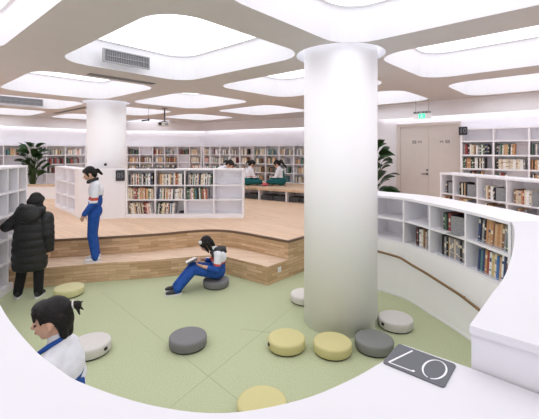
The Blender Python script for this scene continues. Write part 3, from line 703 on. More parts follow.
# ---- small bench on the far left, wood top
sb_ = empty('bench', (-7.9, 11.95, ZP), 'small white bench with wooden top in front of the leafy plant', 'bench')
bm = B(); box(bm, (-7.95, 11.95, 1.06), (2.05, .36, .04)); part('seat', bm, M['benchwood'], sb_)
bm = B(); box(bm, (-7.95, 11.95, (ZP+1.039)/2), (1.99, .32, 1.039-ZP)); part('body', bm, M['lacquer'], sb_)
# ---- black folders lying on the island top
for px0, px1, lab, y in ((136, 147, 'small grey tray lying on top of the island bookshelf', 8.62), (150, 163, 'flat black folder lying on top of the island bookshelf', 8.62), (164, 176, 'black remote box lying on the island bookshelf top', 8.64)):
    x0, x1 = (px0-CX)/FP*y, (px1-CX)/FP*y; bm = B(); box(bm, ((x0+x1)/2, y, TI+.0125), (x1-x0, .14, .024)); bmesh.ops.bevel(bm, geom=bm.edges[:], offset=.006, segments=2, affect='EDGES')
    tag(link('folder', bm, M['black'] if 'black' in lab else M['darkgrey']), lab, 'folder')

# ================================================================== CEILING FITTINGS
def uvz(u, v, z): p = UV(u, v); return Vector((p[0], p[1], z))
def grille(label, u, v0, v1, z0, z1, rows):
    r = empty('air_grille', uvz(u+.02, (v0+v1)/2, (z0+z1)/2), label, 'vent', 'ceiling air grilles'); W_, H_ = v1-v0, z1-z0
    bm = B(); box(bm, -ux*.012, (.012, W_, H_), 0, AX); link('backing', bm, M['darkgrey'], r)
    bm = B()
    for s in (-1, 1): box(bm, vx*s*(W_/2-.01), (.02, .02, H_), 0, AX); box(bm, zx*s*(H_/2-.008), (.02, W_-.04, .016), 0, AX)
    link('frame', bm, M['grille'], r)
    bm = B(); nsl = int(W_/.028)
    for k in range(nsl): box(bm, vx*(-W_/2+.03+(W_-.06)*k/(nsl-1)), (.012, .007, H_-.034), 0, AX)
    for k in range(1, rows): box(bm, zx*(-H_/2+H_*k/rows)+ux*.003, (.012, W_-.04, .008), 0, AX)
    link('slat', bm, M['grille'], r)
grille('grey slatted air grille on the side of the large coffer', -5.305, 2.28, 3.02, ZC+.06, ZC+.255, 2)
grille('grey slatted air grille on a coffer side above the far leafy plant', -11.805, 1.98, 3.38, ZC+.04, ZC+.24, 2)
def slot(label, c, d, L, w):
    r = empty('slot_diffuser', c, label, 'vent', 'slot diffusers'); n = Vector((-d.y, d.x, 0)); ax = (d, n, zx)
    bm = B(); box(bm, zx*-.004, (L, w, .006), 0, ax); link('backing', bm, M['darkgrey'], r)
    bm = B()
    for s in (-1, 1): box(bm, n*s*(w/2-.006)-zx*.008, (L, .012, .01), 0, ax); box(bm, d*s*(L/2-.006)-zx*.008, (.012, w-.024, .01), 0, ax)
    for k in (-.17, .17): box(bm, n*w*k-zx*.009, (L-.024, .010, .008), 0, ax)
    link('frame', bm, M['grille'], r)
slot('dark slot diffuser in the ceiling beside the large coffer', uvz(-6.03, 2.95, ZC), vx, 1.15, .14)
slot('long slot diffuser in the ceiling to the left of the farther column', uvz(-11.9, 4.13, ZC), ux, 2.6, .12)
# projector
pj = empty('projector', (-3.06, 10.5, ZC), 'small white ceiling projector on a short pole beyond the farther column', 'projector')
bm = B(); cone(bm, (0, 0, 0), .02, (0, 0, -.38), .02, 10); box(bm, (0, 0, -.006), (.14, .14, .012)); box(bm, (0, 0, -.39), (.16, .12, .02)); link('mount', bm, M['darkgrey'], pj)
bm = B(); box(bm, (0, 0, -.465), (.34, .28, .12)); bmesh.ops.bevel(bm, geom=bm.edges[:], offset=.02, segments=2, affect='EDGES'); link('body', bm, M['pwhite'], pj)
bm = B(); cone(bm, (-.08, -.12, -.46), .045, (-.08, -.17, -.46), .045, 16); link('lens', bm, M['black'], pj)
bm = B(); box(bm, (.10, -.141, -.47), (.10, .006, .07)); link('vent', bm, M['grille'], pj)
cm = empty('track_spotlight', (-3.62, 10.55, ZC), 'thin black ceiling bar next to the projector', 'bar')  # plain black bar hung from the ceiling, carries no lamp
bm = B(); cone(bm, (.07, 0, 0), .004, (.07, 0, -.32), .004, 8); link('stem', bm, M['black'], cm)
bm = B(); box(bm, (-.02, 0, -.345), (.20, .05, .035), 0, (Vector((.98, 0, .12)), Vector((0, 1, 0)), Vector((-.12, 0, .98)))); box(bm, (.08, 0, -.33), (.03, .05, .07)); link('bar', bm, M['black'], cm)
# exit sign
es = empty('exit_sign', uvz(-3.05, 8.7, 0), 'hanging green exit sign in front of the door', 'sign')
k = (422-CX)/FP; yE = 8.75; es.location = (k*yE, yE, ZC)
bm = B()
for s in (-.15, .15): cone(bm, ux*s, .006, ux*s-zx*.28, .006, 6)
link('hanger', bm, M['grille'], es)
bm = B(); box(bm, -zx*.305, (.40, .05, .05), 0, AX); link('housing', bm, M['grille'], es)
bm = B(); box(bm, -zx*.40, (.42, .02, .14), 0, AX); link('plate', bm, M['signwhite'], es)
bm = B(); box(bm, -zx*.395-vx*.0125, (.15, .005, .11), 0, AX); link('green_panel', bm, M['greenlit'], es)
bm = B(); f = -vx*.0165
def eb(c, w, h, ang=0): 
    a = ux*math.cos(ang)+zx*math.sin(ang); b = -ux*math.sin(ang)+zx*math.cos(ang); box(bm, f+ux*c[0]+zx*c[1], (w, .003, h), 0, (a, vx, b))
eb((-.005, -.36), .02, .02); eb((0, -.39), .018, .045, .25); eb((.015, -.425), .014, .04, .7); eb((-.02, -.42), .014, .045, -.5); eb((.02, -.385), .035, .01, -.4); eb((-.02, -.392), .03, .01, .5)
link('running_figure', bm, M['signwhite'], es)
bm = B()
for k, w in enumerate((.035, .03, .04, .03)): eb((-.155+.075*k+(.05 if k > 1 else 0), -.305), w, .022)
bmesh.ops.translate(bm, vec=-vx*.012, verts=bm.verts); link('marks', bm, M['black'], es)
# wall socket on the step side
vdir = Vector((.664, .715, 0)).normalized(); nrm = Vector((vdir.y, -vdir.x, 0))
so2 = Vector((.166, 6.10, .19)); ax = (vdir, nrm, zx)
sk = empty('wall_socket', so2, 'small white wall socket on the wooden side of the step', 'socket')
bm = B(); box(bm, nrm*.004, (.086, .008, .086), 0, ax); bmesh.ops.bevel(bm, geom=bm.edges[:], offset=.003, segments=1, affect='EDGES'); link('plate', bm, M['signwhite'], sk)
bm = B()
for a, b in ((-.012, -.012), (.012, -.012), (0, .016)): box(bm, nrm*.0085+vdir*a+zx*b, (.004, .002, .014), 0, ax)
link('slot', bm, M['darkgrey'], sk)
bm = B(); cone(bm, (-4.01, 8.80, 1.87), .035, (-4.00, 8.775, 1.87), .03, 12); tag(link('sensor', bm, M['black'], smooth=True), 'tiny black round sensor on the farther column above the sign', 'sensor')

# ================================================================== POUFS
def pouf(px, py, mat, label, tagdir=None, D=.42, H=.125, xy=None):
    y = FP*EYE/(py-HY); x = (px-CX)/FP*y
    if xy: x, y = xy
    r = empty('pouf', (x, y, 0), label, 'pouf', 'round floor poufs'); R = D/2
    bm = B(); prof = [(R-.022, .012)]
    for a in range(-80, 81, 20): prof.append((R-.024+.024*math.cos(math.radians(a)), .036+.024*math.sin(math.radians(a)) if a < 0 else H-.027+.024*math.sin(math.radians(a))))
    for f, z in ((.84, -.001), (.6, .001), (.4, .002), (.2, .002), (.05, .002)): prof.append((R*f, H-.002+z))
    lathe(bm, prof, (0, 0, 0), 48); link('cushion', bm, mat, r, True)
    bm = B(); lathe(bm, [(R-.03, 0), (R-.014, .004), (R-.014, .014), (R-.03, .016)], (0, 0, 0), 48); link('base', bm, M['seam'], r, True)
    if tagdir is not None:
        a = tagdir; d = Vector((math.cos(a), math.sin(a), 0)); t = Vector((-d.y, d.x, 0))
        bm = B(); box(bm, d*(R+.004)+zx*.078, (.012, .035, .028), 0, (d, t, zx)); link('label_tag', bm, M['black'], r)
    return r
pouf(188, 345.5, M['pgrey'], 'charcoal grey pouf alone in the middle of the green floor')
pouf(286.5, 347.5, M['pyel'], 'mustard yellow pouf with a small black tag, first to the left of the column', PI*1.12)
pouf(332.5, 351.5, M['pyel'], 'mustard yellow pouf directly in front of the nearer column')
pouf(374, 348.5, M['pgrey2'], 'stone grey pouf between the yellow pouf and the number 07 sign')
pouf(395.5, 326.5, M['pbeige'], 'beige pouf right of the nearer column with a black tag', PI*1.15)
pouf(0, 0, M['pwhite'], 'pale grey pouf half hidden behind the nearer column', xy=(.52, 5.28))
pouf(262, 415, M['pyel'], 'yellow pouf partly hidden by the foreground counter edge')
pouf(69, 294.5, M['pyel2'], 'lime yellow pouf near the lower step beside the black coat')
pouf(90.5, 352, M['pbeige'], 'beige pouf behind the student at the counter', -.35)
pouf(0, 0, M['pgrey'], 'grey pouf that the reading student sits on', xy=(-.87, 5.87))

# ================================================================== PLANTS
def plant(label, loc, H, nleaf, spread, seed, lw=.11, pot_r=.2, pot_h=.3, lo=.35):
    rnd = random.Random(seed); r = empty('potted_plant', loc, label, 'plant')
    bm = B(); lathe(bm, [(pot_r*.75, 0), (pot_r, pot_h), (pot_r*.92, pot_h), (pot_r*.9, pot_h-.04)], seg=28); link('pot', bm, M['pot'], r, True)
    bm = B(); lathe(bm, [(pot_r*.89, pot_h-.05), (pot_r*.89, pot_h-.045), (.02, pot_h-.03)], seg=24); link('soil', bm, M['soil'], r)
    st_, lf = B(), B()
    for i in range(nleaf):
        az = 2.399*i+rnd.uniform(-.3, .3); f = lo+(1-lo)*(i+.5)/nleaf; L = .42+rnd.uniform(-.08, .14); reach = spread*(.35+.4*rnd.random())*(1.1-.5*f)
        d = Vector((math.cos(az), math.sin(az), 0)); b0 = Vector((d.x*.04, d.y*.04, pot_h-.03)); b1 = d*reach+zx*(H*f-L*.55)
        if b1.z < pot_h+.1: b1.z = pot_h+.1
        mid = b0.lerp(b1, .55)+zx*.06-d*.03; tube(st_, [b0, mid, b1], [.012, .009, .006], 6)
        up = rnd.uniform(.35, 1.25); side = Vector((-d.y, d.x, 0)); pv = None; w0 = lw*rnd.uniform(.8, 1.25); tw = rnd.uniform(-.7, .7)
        side = (side*math.cos(tw)+zx*math.sin(tw)).normalized()
        for k in range(9):
            t = k/8; ang = up*(1-t*1.15); p = b1+d*(L*t*math.cos(up*.8)*1.0)+zx*(L*(math.sin(up)*t-.45*t*t)); w = w0*math.sin(PI*min(1, .06+t*.94))**.75*(1-.25*t) if k < 8 else .002
            q = (lf.verts.new(p-side*w+zx*w*.25), lf.verts.new(p), lf.verts.new(p+side*w+zx*w*.25))
            if pv: face(lf, (pv[0], pv[1], q[1], q[0])); face(lf, (pv[1], pv[2], q[2], q[1]))
            pv = q
    bmesh.ops.solidify(lf, geom=lf.faces[:], thickness=.004)
    link('stems', st_, M['stem'], r, True); link('leaves', lf, M['leaf'], r, True)
plant('tall broad leaved potted plant behind the small bench at far left', (-8.17, 12.42, ZP), 1.98, 46, .46, 3, .12, lo=.48)
plant('tall broad leaved potted plant standing beside the beige door', (2.66, 9.25, ZP), 1.97, 60, .5, 11, .12, lo=.14)

# ================================================================== PEOPLE
def remesh(name, bm, mats, parent, voxel, smooth=4, pick=None):
    me = bpy.data.meshes.new(name); bm.to_mesh(me); bm.free()
    o = bpy.data.objects.new(name, me); C.objects.link(o)
    m = o.modifiers.new('r', 'REMESH'); m.mode = 'VOXEL'; m.voxel_size = voxel; m.use_smooth_shade = True
    if smooth:
        s = o.modifiers.new('s', 'SMOOTH'); s.factor = .5; s.iterations = smooth
    dg = bpy.context.evaluated_depsgraph_get(); ev = o.evaluated_get(dg); nm = bpy.data.meshes.new_from_object(ev)
    bpy.data.objects.remove(o); bpy.data.meshes.remove(me); nm.name = name; nm.materials.clear()
    for x in (mats if isinstance(mats, (list, tuple)) else [mats]): nm.materials.append(x)
    for p in nm.polygons:
        p.use_smooth = True
        p.material_index = pick(p.center) if pick else 0
    r = bpy.data.objects.new(name, nm); C.objects.link(r); r.parent = parent; return r
def headframe(fwd, up=None):
    f = Vector(fwd).normalized(); u = Vector(up) if up else zx.copy(); r = f.cross(u).normalized(); u = r.cross(f).normalized(); return r, f, u
def lateral_frame(a, b, left):
    s = (b-a).normalized(); r = (-(left - s*left.dot(s))).normalized(); return (r, s.cross(r)*1, s)
def hand(bm, wr, d, palm_n, side, s=1., curl=.5):
    """palm and five fingers; d: pointing direction, palm_n: out of the palm, side: towards the thumb"""
    d, n, t = Vector(d).normalized(), Vector(palm_n).normalized(), Vector(side).normalized()
    ell(bm, wr+d*.045*s, (.04*s, .018*s, .048*s), (t, n, d), 12)
    for i, (o_, L) in enumerate(((.027, .068), (.009, .076), (-.009, .070), (-.026, .055))):
        a = wr+d*.082*s+t*o_*s; b = a+(d*math.cos(curl*.6)+n*math.sin(curl*.6))*L*.5*s; c = b+(d*math.cos(curl*1.7)+n*math.sin(curl*1.7))*L*.5*s
        cone(bm, a-d*.02*s, .0095*s, b, .0088*s, 8); cone(bm, b, .0088*s, c, .0078*s, 8)
    a = wr+d*.025*s+t*.03*s; b = a+(d*.6+t*.7+n*.3).normalized()*.04*s; c = b+(d*.9+n*.4).normalized()*.032*s
    cone(bm, a, .013*s, b, .011*s, 8); cone(bm, b, .011*s, c, .009*s, 8)
def person(label, loc, J, jacket, trouser, shoe, hairfn, vox=.009, sc=1., jpick=None, tpick=None, sole=True, curl=.5, fine=False, extra=None, jmats=None, sleeve=1., cat='person', tilt_up=None):
    """J: joints as offsets from the root. left is the person's own left"""
    J = {k: Vector(v) if not isinstance(v, (list,)) else v for k, v in J.items()}
    r = empty('person', loc, label, cat)
    hr_, hf, hu = headframe(J['face'], tilt_up); hc = J['head']; hs = sc
    pel, che, nek = J['pelvis'], J['chest'], J['neck']; left = (J['sh_l']-J['sh_r']).normalized(); mid = pel.lerp(che, .5)
    ax = lateral_frame(pel, che, left)
    bm = B()
    def torso(bm, g):
        ell(bm, pel, (.15*sc+g, .105*sc+g, .12*sc+g*.6), ax); ell(bm, mid, (.13*sc+g, .095*sc+g, .15*sc), ax); ell(bm, che, (.15*sc+g, .105*sc+g, .15*sc), ax)
        top_ = che.lerp(nek, .55)
        for s in ('l', 'r'): cone(bm, top_, .065*sc+g*.7, J['sh_'+s], .05*sc+g*.7)
    def head(bm):
        def at(x, y, z): return hc+hr_*x*hs+hf*y*hs+hu*z*hs
        A3 = (hr_, hf, hu)
        ell(bm, at(0, -.012, .022), (.074*hs, .092*hs, .088*hs), A3, 24); ell(bm, at(0, .022, -.035), (.060*hs, .066*hs, .078*hs), A3, 24); ell(bm, at(0, .048, -.092), (.026*hs, .026*hs, .022*hs), A3, 14)
        cone(bm, at(0, .085, .0), .009*hs, at(0, .104, -.030), .013*hs, 10); cone(bm, at(0, .098, -.034), .008*hs, at(0, .088, -.042), .010*hs, 8)
        ell(bm, at(0, .083, -.058), (.022*hs, .011*hs, .006*hs), A3, 10); ell(bm, at(0, .081, -.069), (.019*hs, .011*hs, .007*hs), A3, 10)
        for s in (-1, 1):
            ell(bm, at(s*.074, -.010, -.018), (.012*hs, .021*hs, .032*hs), A3, 12); ell(bm, at(s*.034, .066, -.025), (.02*hs, .018*hs, .016*hs), A3, 10)
    torso(bm, -.012)
    cone(bm, nek, .046*sc, hc-hu*.05*sc-hf*.02*sc, .044*sc); cone(bm, che.lerp(nek, .6), .06*sc, nek, .047*sc)
    head(bm)
    for s in ('l', 'r'):
        cone(bm, J['sh_'+s], .046*sc, J['el_'+s], .037*sc); cone(bm, J['el_'+s], .037*sc, J['wr_'+s], .025*sc)
        d = J.get('hd_'+s, (J['wr_'+s]-J['el_'+s])); hn = J.get('hn_'+s, Vector((0, 0, -1))+Vector(J['face'])*.01); d = Vector(d).normalized(); hn = (hn-d*hn.dot(d)).normalized()
        sd_ = d.cross(hn)*(1 if s == 'l' else -1)
        hand(bm, J['wr_'+s], d, hn, sd_, sc*.95, curl)
        cone(bm, J['hip_'+s], .08*sc, J['kn_'+s], .052*sc); cone(bm, J['kn_'+s], .052*sc, J['an_'+s], .034*sc)
        fd = Vector(J['ft_'+s]).normalized(); cone(bm, J['an_'+s]-zx*.02*sc, .034*sc, J['an_'+s]+fd*.13*sc-zx*.035*sc, .026*sc)
    remesh('body', bm, M['skin'], r, vox*.75 if fine else vox, 2)
    if jacket:
        bm = B(); torso(bm, .022*sc)
        ell(bm, pel+ax[2]*.02, (.165*sc, .125*sc, .08*sc), ax)
        for s in ('l', 'r'):
            w_ = J['el_'+s].lerp(J['wr_'+s], sleeve)
            cone(bm, J['sh_'+s], .068*sc, J['el_'+s], .056*sc, 14); cone(bm, J['el_'+s], .056*sc, w_, .045*sc, 14)
        cone(bm, che.lerp(nek, .65), .075*sc, nek+ax[2]*.0, .062*sc, 16)
        remesh('jacket', bm, jmats or [M['jwhite'], M['navy'], M['jred']], r, vox, 3, jpick)
    bm = B(); ell(bm, pel-ax[2]*.02, (.165*sc, .122*sc, .11*sc), ax)
    for s in ('l', 'r'):
        cone(bm, J['hip_'+s], .098*sc, J['kn_'+s], .072*sc, 16); cone(bm, J['kn_'+s], .072*sc, J['an_'+s]+(J['kn_'+s]-J['an_'+s]).normalized()*.0*sc, .06*sc, 16)
    remesh('trousers', bm, trouser if isinstance(trouser, list) else [trouser], r, vox, 3, tpick)
    for s in ('l', 'r'):
        fd = Vector(J['ft_'+s]); fd.z = 0; fd.normalize(); an = J['an_'+s]; z0 = an.z-.075*sc; sdv = Vector((-fd.y, fd.x, 0)); base = Vector((an.x, an.y, z0))
        up_ = zx.copy(); FA = (fd, sdv, up_)
        bm = B(); ell(bm, base+fd*.05*sc+zx*.045*sc, (.125*sc, .043*sc, .034*sc), FA, 16); ell(bm, base-fd*.02*sc+zx*.065*sc, (.055*sc, .041*sc, .045*sc), FA, 14); ell(bm, base+fd*.10*sc+zx*.040*sc, (.075*sc, .045*sc, .026*sc), FA, 14)
        so_ = remesh('shoe', bm, shoe, r, .007, 2)
        bm = B(); pts = []
        for k in range(24):
            a = 2*PI*k/24; q = base+fd*(.052+.135*math.cos(a))*sc+sdv*(.046-.006*math.cos(a+.5))*math.sin(a)*sc; pts.append((q.x, q.y))
        poly_solid(bm, pts, z0, z0+.026*sc); link('sole', bm, M['sole'], so_)
    hb = B(); hairfn(hb, lambda x, y, z: hc+hr_*x*hs+hf*y*hs+hu*z*hs, (hr_, hf, hu), hs); remesh('hair', hb, M['hair'], r, vox*.8, 2)
    if vox < .012:
        bm = B()
        for s in (-1, 1): ell(bm, hc+hr_*s*.034*hs+hf*.079*hs-hu*.012*hs, (.014*hs, .008*hs, .006*hs), (hr_, hf, hu), 10)
        link('eyes', bm, M['eye'], r, True)
        bm = B(); ell(bm, hc+hf*.0885*hs-hu*.0635*hs, (.020*hs, .009*hs, .0085*hs), (hr_, hf, hu), 12); link('lips', bm, M['lips'], r, True)
    if extra: extra(r, hc, (hr_, hf, hu), hs)
    return r
def cap(bm, at, ax, s, back=0.):
    """hair cap that leaves the face free"""
    ell(bm, at(0, -.028, .038), (.087*s, .094*s, .092*s), ax, 24); ell(bm, at(0, -.068, -.015), (.072*s, .055*s, .085*s), ax, 20)

# 1 --- student at the counter, lower left
def hair_fore(bm, at, ax, s):
    cap(bm, at, ax, s)
    ell(bm, at(0, .035, .075), (.075*s, .062*s, .045*s), ax, 18)                       # crown falling to the fringe
    for k in range(9):                                                                # fringe
        x = -.062+.0155*k; cone(bm, at(x*.9, .070-.25*x*x*20*.1, .072), .016*s, at(x*1.05, .090-abs(x)*.35, .026), .009*s, 8)
    for sd_ in (-1, 1):
        cone(bm, at(sd_*.071, .040, .06), .014*s, at(sd_*.073, .034, .0), .006*s, 8)       # short lock in front of the ear
        cone(bm, at(sd_*.058, -.068, .02), .028*s, at(sd_*.050, -.062, -.085), .018*s, 10)
        cone(bm, at(sd_*.045, -.070, .0), .036*s, at(sd_*.035, -.066, -.105), .024*s, 10)
    cone(bm, at(0, -.085, .0), .04*s, at(0, -.08, -.10), .03*s, 10)
    cone(bm, at(.0, -.11, .055), .022*s, at(.0, -.135, .058), .020*s, 10)               # little tied tail
    ell(bm, at(.0, -.152, .046), (.022*s, .022*s, .030*s), ax, 12); cone(bm, at(-.01, -.15, .035), .012*s, at(-.018, -.160, -.005), .006*s, 8); cone(bm, at(.012, -.15, .04), .011*s, at(.016, -.175, .006), .005*s, 8); cone(bm, at(0, -.155, .06), .009*s, at(.004, -.182, .062), .004*s, 8)
def fore_extra(r, hc, A3, s):
    a, f, u = A3; bm = B(); c = hc-f*.128*s+u*.057*s
    for k in range(16):
        q = 2*PI*k/16; ell(bm, c+a*.020*math.cos(q)+u*.020*math.sin(q), (.006, .006, .006), None, 6)
    link('hair_tie', bm, M['pwhite'], r, True)
    # blue collar stripe round the neck
    bm = B(); pts = [Vector((-.185, -.075, 1.04)), Vector((-.150, -.080, 1.085)), Vector((-.105, -.072, 1.118)), Vector((-.055, -.045, 1.142)), Vector((-.035, .0, 1.150)), Vector((-.06, .05, 1.14)), Vector((-.12, .072, 1.10)), Vector((-.18, .06, 1.04))]
    tube(bm, pts, .013, 8); link('collar', bm, M['navy'], r, True)
fg = dict(face=(-.95, -.26, -.12), pelvis=(-.065, .04, .70), chest=(-.07, .0, .965), neck=(-.085, -.0, 1.13), head=(-.122, -.01, 1.246),
          sh_l=(-.065, -.135, 1.03), sh_r=(-.11, .135, 1.02), el_l=(-.03, -.125, .83), el_r=(-.07, .18, .82), wr_l=(-.13, -.03, .66), wr_r=(-.17, .17, .68),
          hip_l=(-.06, -.03, .68), hip_r=(-.06, .11, .68), kn_l=(-.07, -.03, .36), kn_r=(-.07, .11, .36), an_l=(-.04, -.03, .075), an_r=(-.04, .11, .075), ft_l=(-1, .6, 0), ft_r=(-1, .6, 0))
def fg_pick(c):
    if c.z < .93 and c.x > .03: return 1
    return 0
person('student in white and blue jacket leaning at the foreground counter, hair tied back', (-1.12, 2.06, 0), fg, True, M['navy'], M['shoew'], hair_fore, vox=.0065, sc=.94, jpick=fg_pick, extra=fore_extra)

# 2 --- standing student on the lower step, tracksuit
def hair_tail(bm, at, ax, s):
    cap(bm, at, ax, s); ell(bm, at(0, .03, .07), (.07*s, .055*s, .042*s), ax, 16)
    for sd_ in (-1, 1): cone(bm, at(sd_*.068, .04, .06), .02*s, at(sd_*.073, .02, -.04), .012*s, 8)
    cone(bm, at(0, -.10, .01), .022*s, at(0, -.145, .01), .026*s, 10); cone(bm, at(0, -.145, .005), .032*s, at(0, -.175, -.085), .022*s, 10)
def band_pick(z_red0, z_red1, z_blue):
    def f(c):
        if c.z < z_blue: return 1
        return 2 if z_red0 < c.z < z_red1 else 0
    return f
def st_pick(c):
    if c.y > .02: return 0 if c.z > 1.10 else 1
    if c.x < -.01 and -.09 < c.y < -.03 and (1.265 < c.z < 1.30 or 1.215 < c.z < 1.245): return 2
    if c.x < -.01 and -.09 < c.y < -.03 and 1.245 <= c.z <= 1.265: return 1
    if c.x > .115 and c.y > -.13: return 1 if c.z < 1.14 else 0        # blue panel down the back
    if c.z > 1.115: return 0
    if c.z > 1.062: return 2
    return 0 if c.z > 1.022 else 1
def st_extra(r, hc, A3, s):
    bm = B(); 
    for k in range(14):
        q = 2*PI*k/14; ell(bm, Vector((.0+.075*math.cos(q), -.01+.07*math.sin(q), 1.385+.03*math.cos(q))), (.026, .026, .03), None, 8)
    link('collar', bm, M['shoe'], r, True)
L_ = Vector((.43, -.90, 0))
sg_j = dict(face=(-.86, -.38, -.42), pelvis=(.03, .0, .86), chest=(.055, .0, 1.20), neck=(.015, -.005, 1.375), head=(-.05, -.03, 1.50),
            sh_l=(.055+.072, -.15, 1.315), sh_r=(.055-.072, .15, 1.315), el_l=(.12, -.20, 1.05), el_r=(-.03, .19, 1.05), wr_l=(-.03, -.225, .84), wr_r=(-.14, .16, .85), hd_l=(-.45, -.05, -.9), hd_r=(-.5, 0, -.9),
            hn_l=(-.2, .9, -.1), hn_r=(-.2, -.9, -.1), hip_l=(.06, -.08, .83), hip_r=(-.01, .08, .83), kn_l=(.02, -.085, .45), kn_r=(-.03, .075, .45), an_l=(.085, -.09, .075), an_r=(.03, .07, .075), ft_l=(-1, -.25, 0), ft_r=(-1, -.1, 0))
person('ponytailed student in blue, white and red tracksuit standing on the lower step', (-3.05, 6.22, ZS), sg_j, True, M['navy'], M['shoew'], hair_tail, vox=.010, jpick=st_pick, fine=True, extra=st_extra)

# 3 --- seated student reading on a pouf
def hair_bob(bm, at, ax, s):
    cap(bm, at, ax, s); ell(bm, at(0, .04, .07), (.074*s, .058*s, .045*s), ax, 16)
    for k in range(7): x = -.06+.02*k; cone(bm, at(x, .075, .065), .016*s, at(x, .088-abs(x)*.3, .01), .011*s, 8)
    for sd_ in (-1, 1):
        cone(bm, at(sd_*.07, .035, .05), .026*s, at(sd_*.078, .045, -.11), .016*s, 10); cone(bm, at(sd_*.072, -.03, .02), .032*s, at(sd_*.07, -.01, -.12), .024*s, 10)
    cone(bm, at(0, -.08, 0), .045*s, at(0, -.07, -.10), .035*s, 10)
def se_extra(r, hc, A3, s):
    a, f, u = A3
    bm = B(); ell(bm, hc+f*.055*s-a*.045*s+u*.085*s, (.034*s, .032*s, .04*s), A3, 12); link('hair_clip', bm, M['pwhite'], r, True)
    bm = B()                                                                            # dark hood lying on the shoulders
    for p, q in (((.10, .06, .60), .055), ((.085, -.02, .605), .06), ((.05, -.10, .585), .05), ((-.01, -.125, .54), .04), ((-.05, -.12, .49), .032), ((.06, .12, .58), .05), ((-.04, .10, .53), .036), ((-.045, -.085, .575), .042), ((.03, -.075, .62), .05), ((.115, .0, .575), .055), ((.06, .0, .625), .05)): ell(bm, Vector(p)+Vector((.0, 0, -.008)), (q*1.2, q*1.2, q*.9), None, 10)
    remesh('hood', bm, M['shoe'], r, .012, 3)
    bm = B()
    for p in ((-.055, -.155, .50), (-.03, -.175, .47)): ell(bm, Vector(p), (.03, .012, .016), None, 8)
    link('badge', bm, M['jred'], r, True)
def se_pick(c):
    d = c.z-(.405-.10*max(-.2, min(.2, c.x)))
    if d < 0: return 1
    if d < .032 and c.x > -.03: return 2
    return 0
se_j = dict(face=(-.80, -.22, -.62), pelvis=(.03, .0, .262), chest=(.045, .0, .475), neck=(-.035, -.02, .605), head=(-.155, -.04, .695),
            sh_l=(.055, -.15, .545), sh_r=(.005, .15, .545), el_l=(.045, -.225, .33), el_r=(-.08, .20, .35), wr_l=(-.17, -.215, .385), wr_r=(-.26, .08, .42), hd_l=(-1, .25, .15), hd_r=(-1, -.35, 0), hn_l=(.2, .75, .6), hn_r=(-.2, -.75, .6),
            hip_l=(.02, -.09, .245), hip_r=(.0, .09, .245), kn_l=(-.33, -.20, .325), kn_r=(-.38, -.03, .33), an_l=(-.545, -.36, .075), an_r=(-.605, -.19, .075), ft_l=(-1, -.42, 0), ft_r=(-1, -.36, 0))
person('student in blue and white tracksuit sitting on a grey pouf reading a book', (-.87, 5.87, 0), se_j, True, M['navy'], M['shoe'], hair_bob, vox=.010, jpick=se_pick, fine=True, extra=se_extra, sleeve=.55)
bk = empty('open_book', (-1.235, 5.74, .435), 'small open book held by the seated reading student', 'book')
bm = B()
for s in (-1, 1): box(bm, (s*.062, 0, .012), (.12, .17, .004), 0, (Vector((.95, 0, .3*s)), Vector((0, 1, 0)), Vector((-.3*s, 0, .95))))
bk.rotation_euler = (.35, -.25, -1.2); link('cover', bm, BM['grey'], bk)
bm = B()
for s in (-1, 1): box(bm, (s*.058, 0, .020), (.11, .16, .012), 0, (Vector((.95, 0, .3*s)), Vector((0, 1, 0)), Vector((-.3*s, 0, .95))))
link('pages', bm, BM['white'], bk)

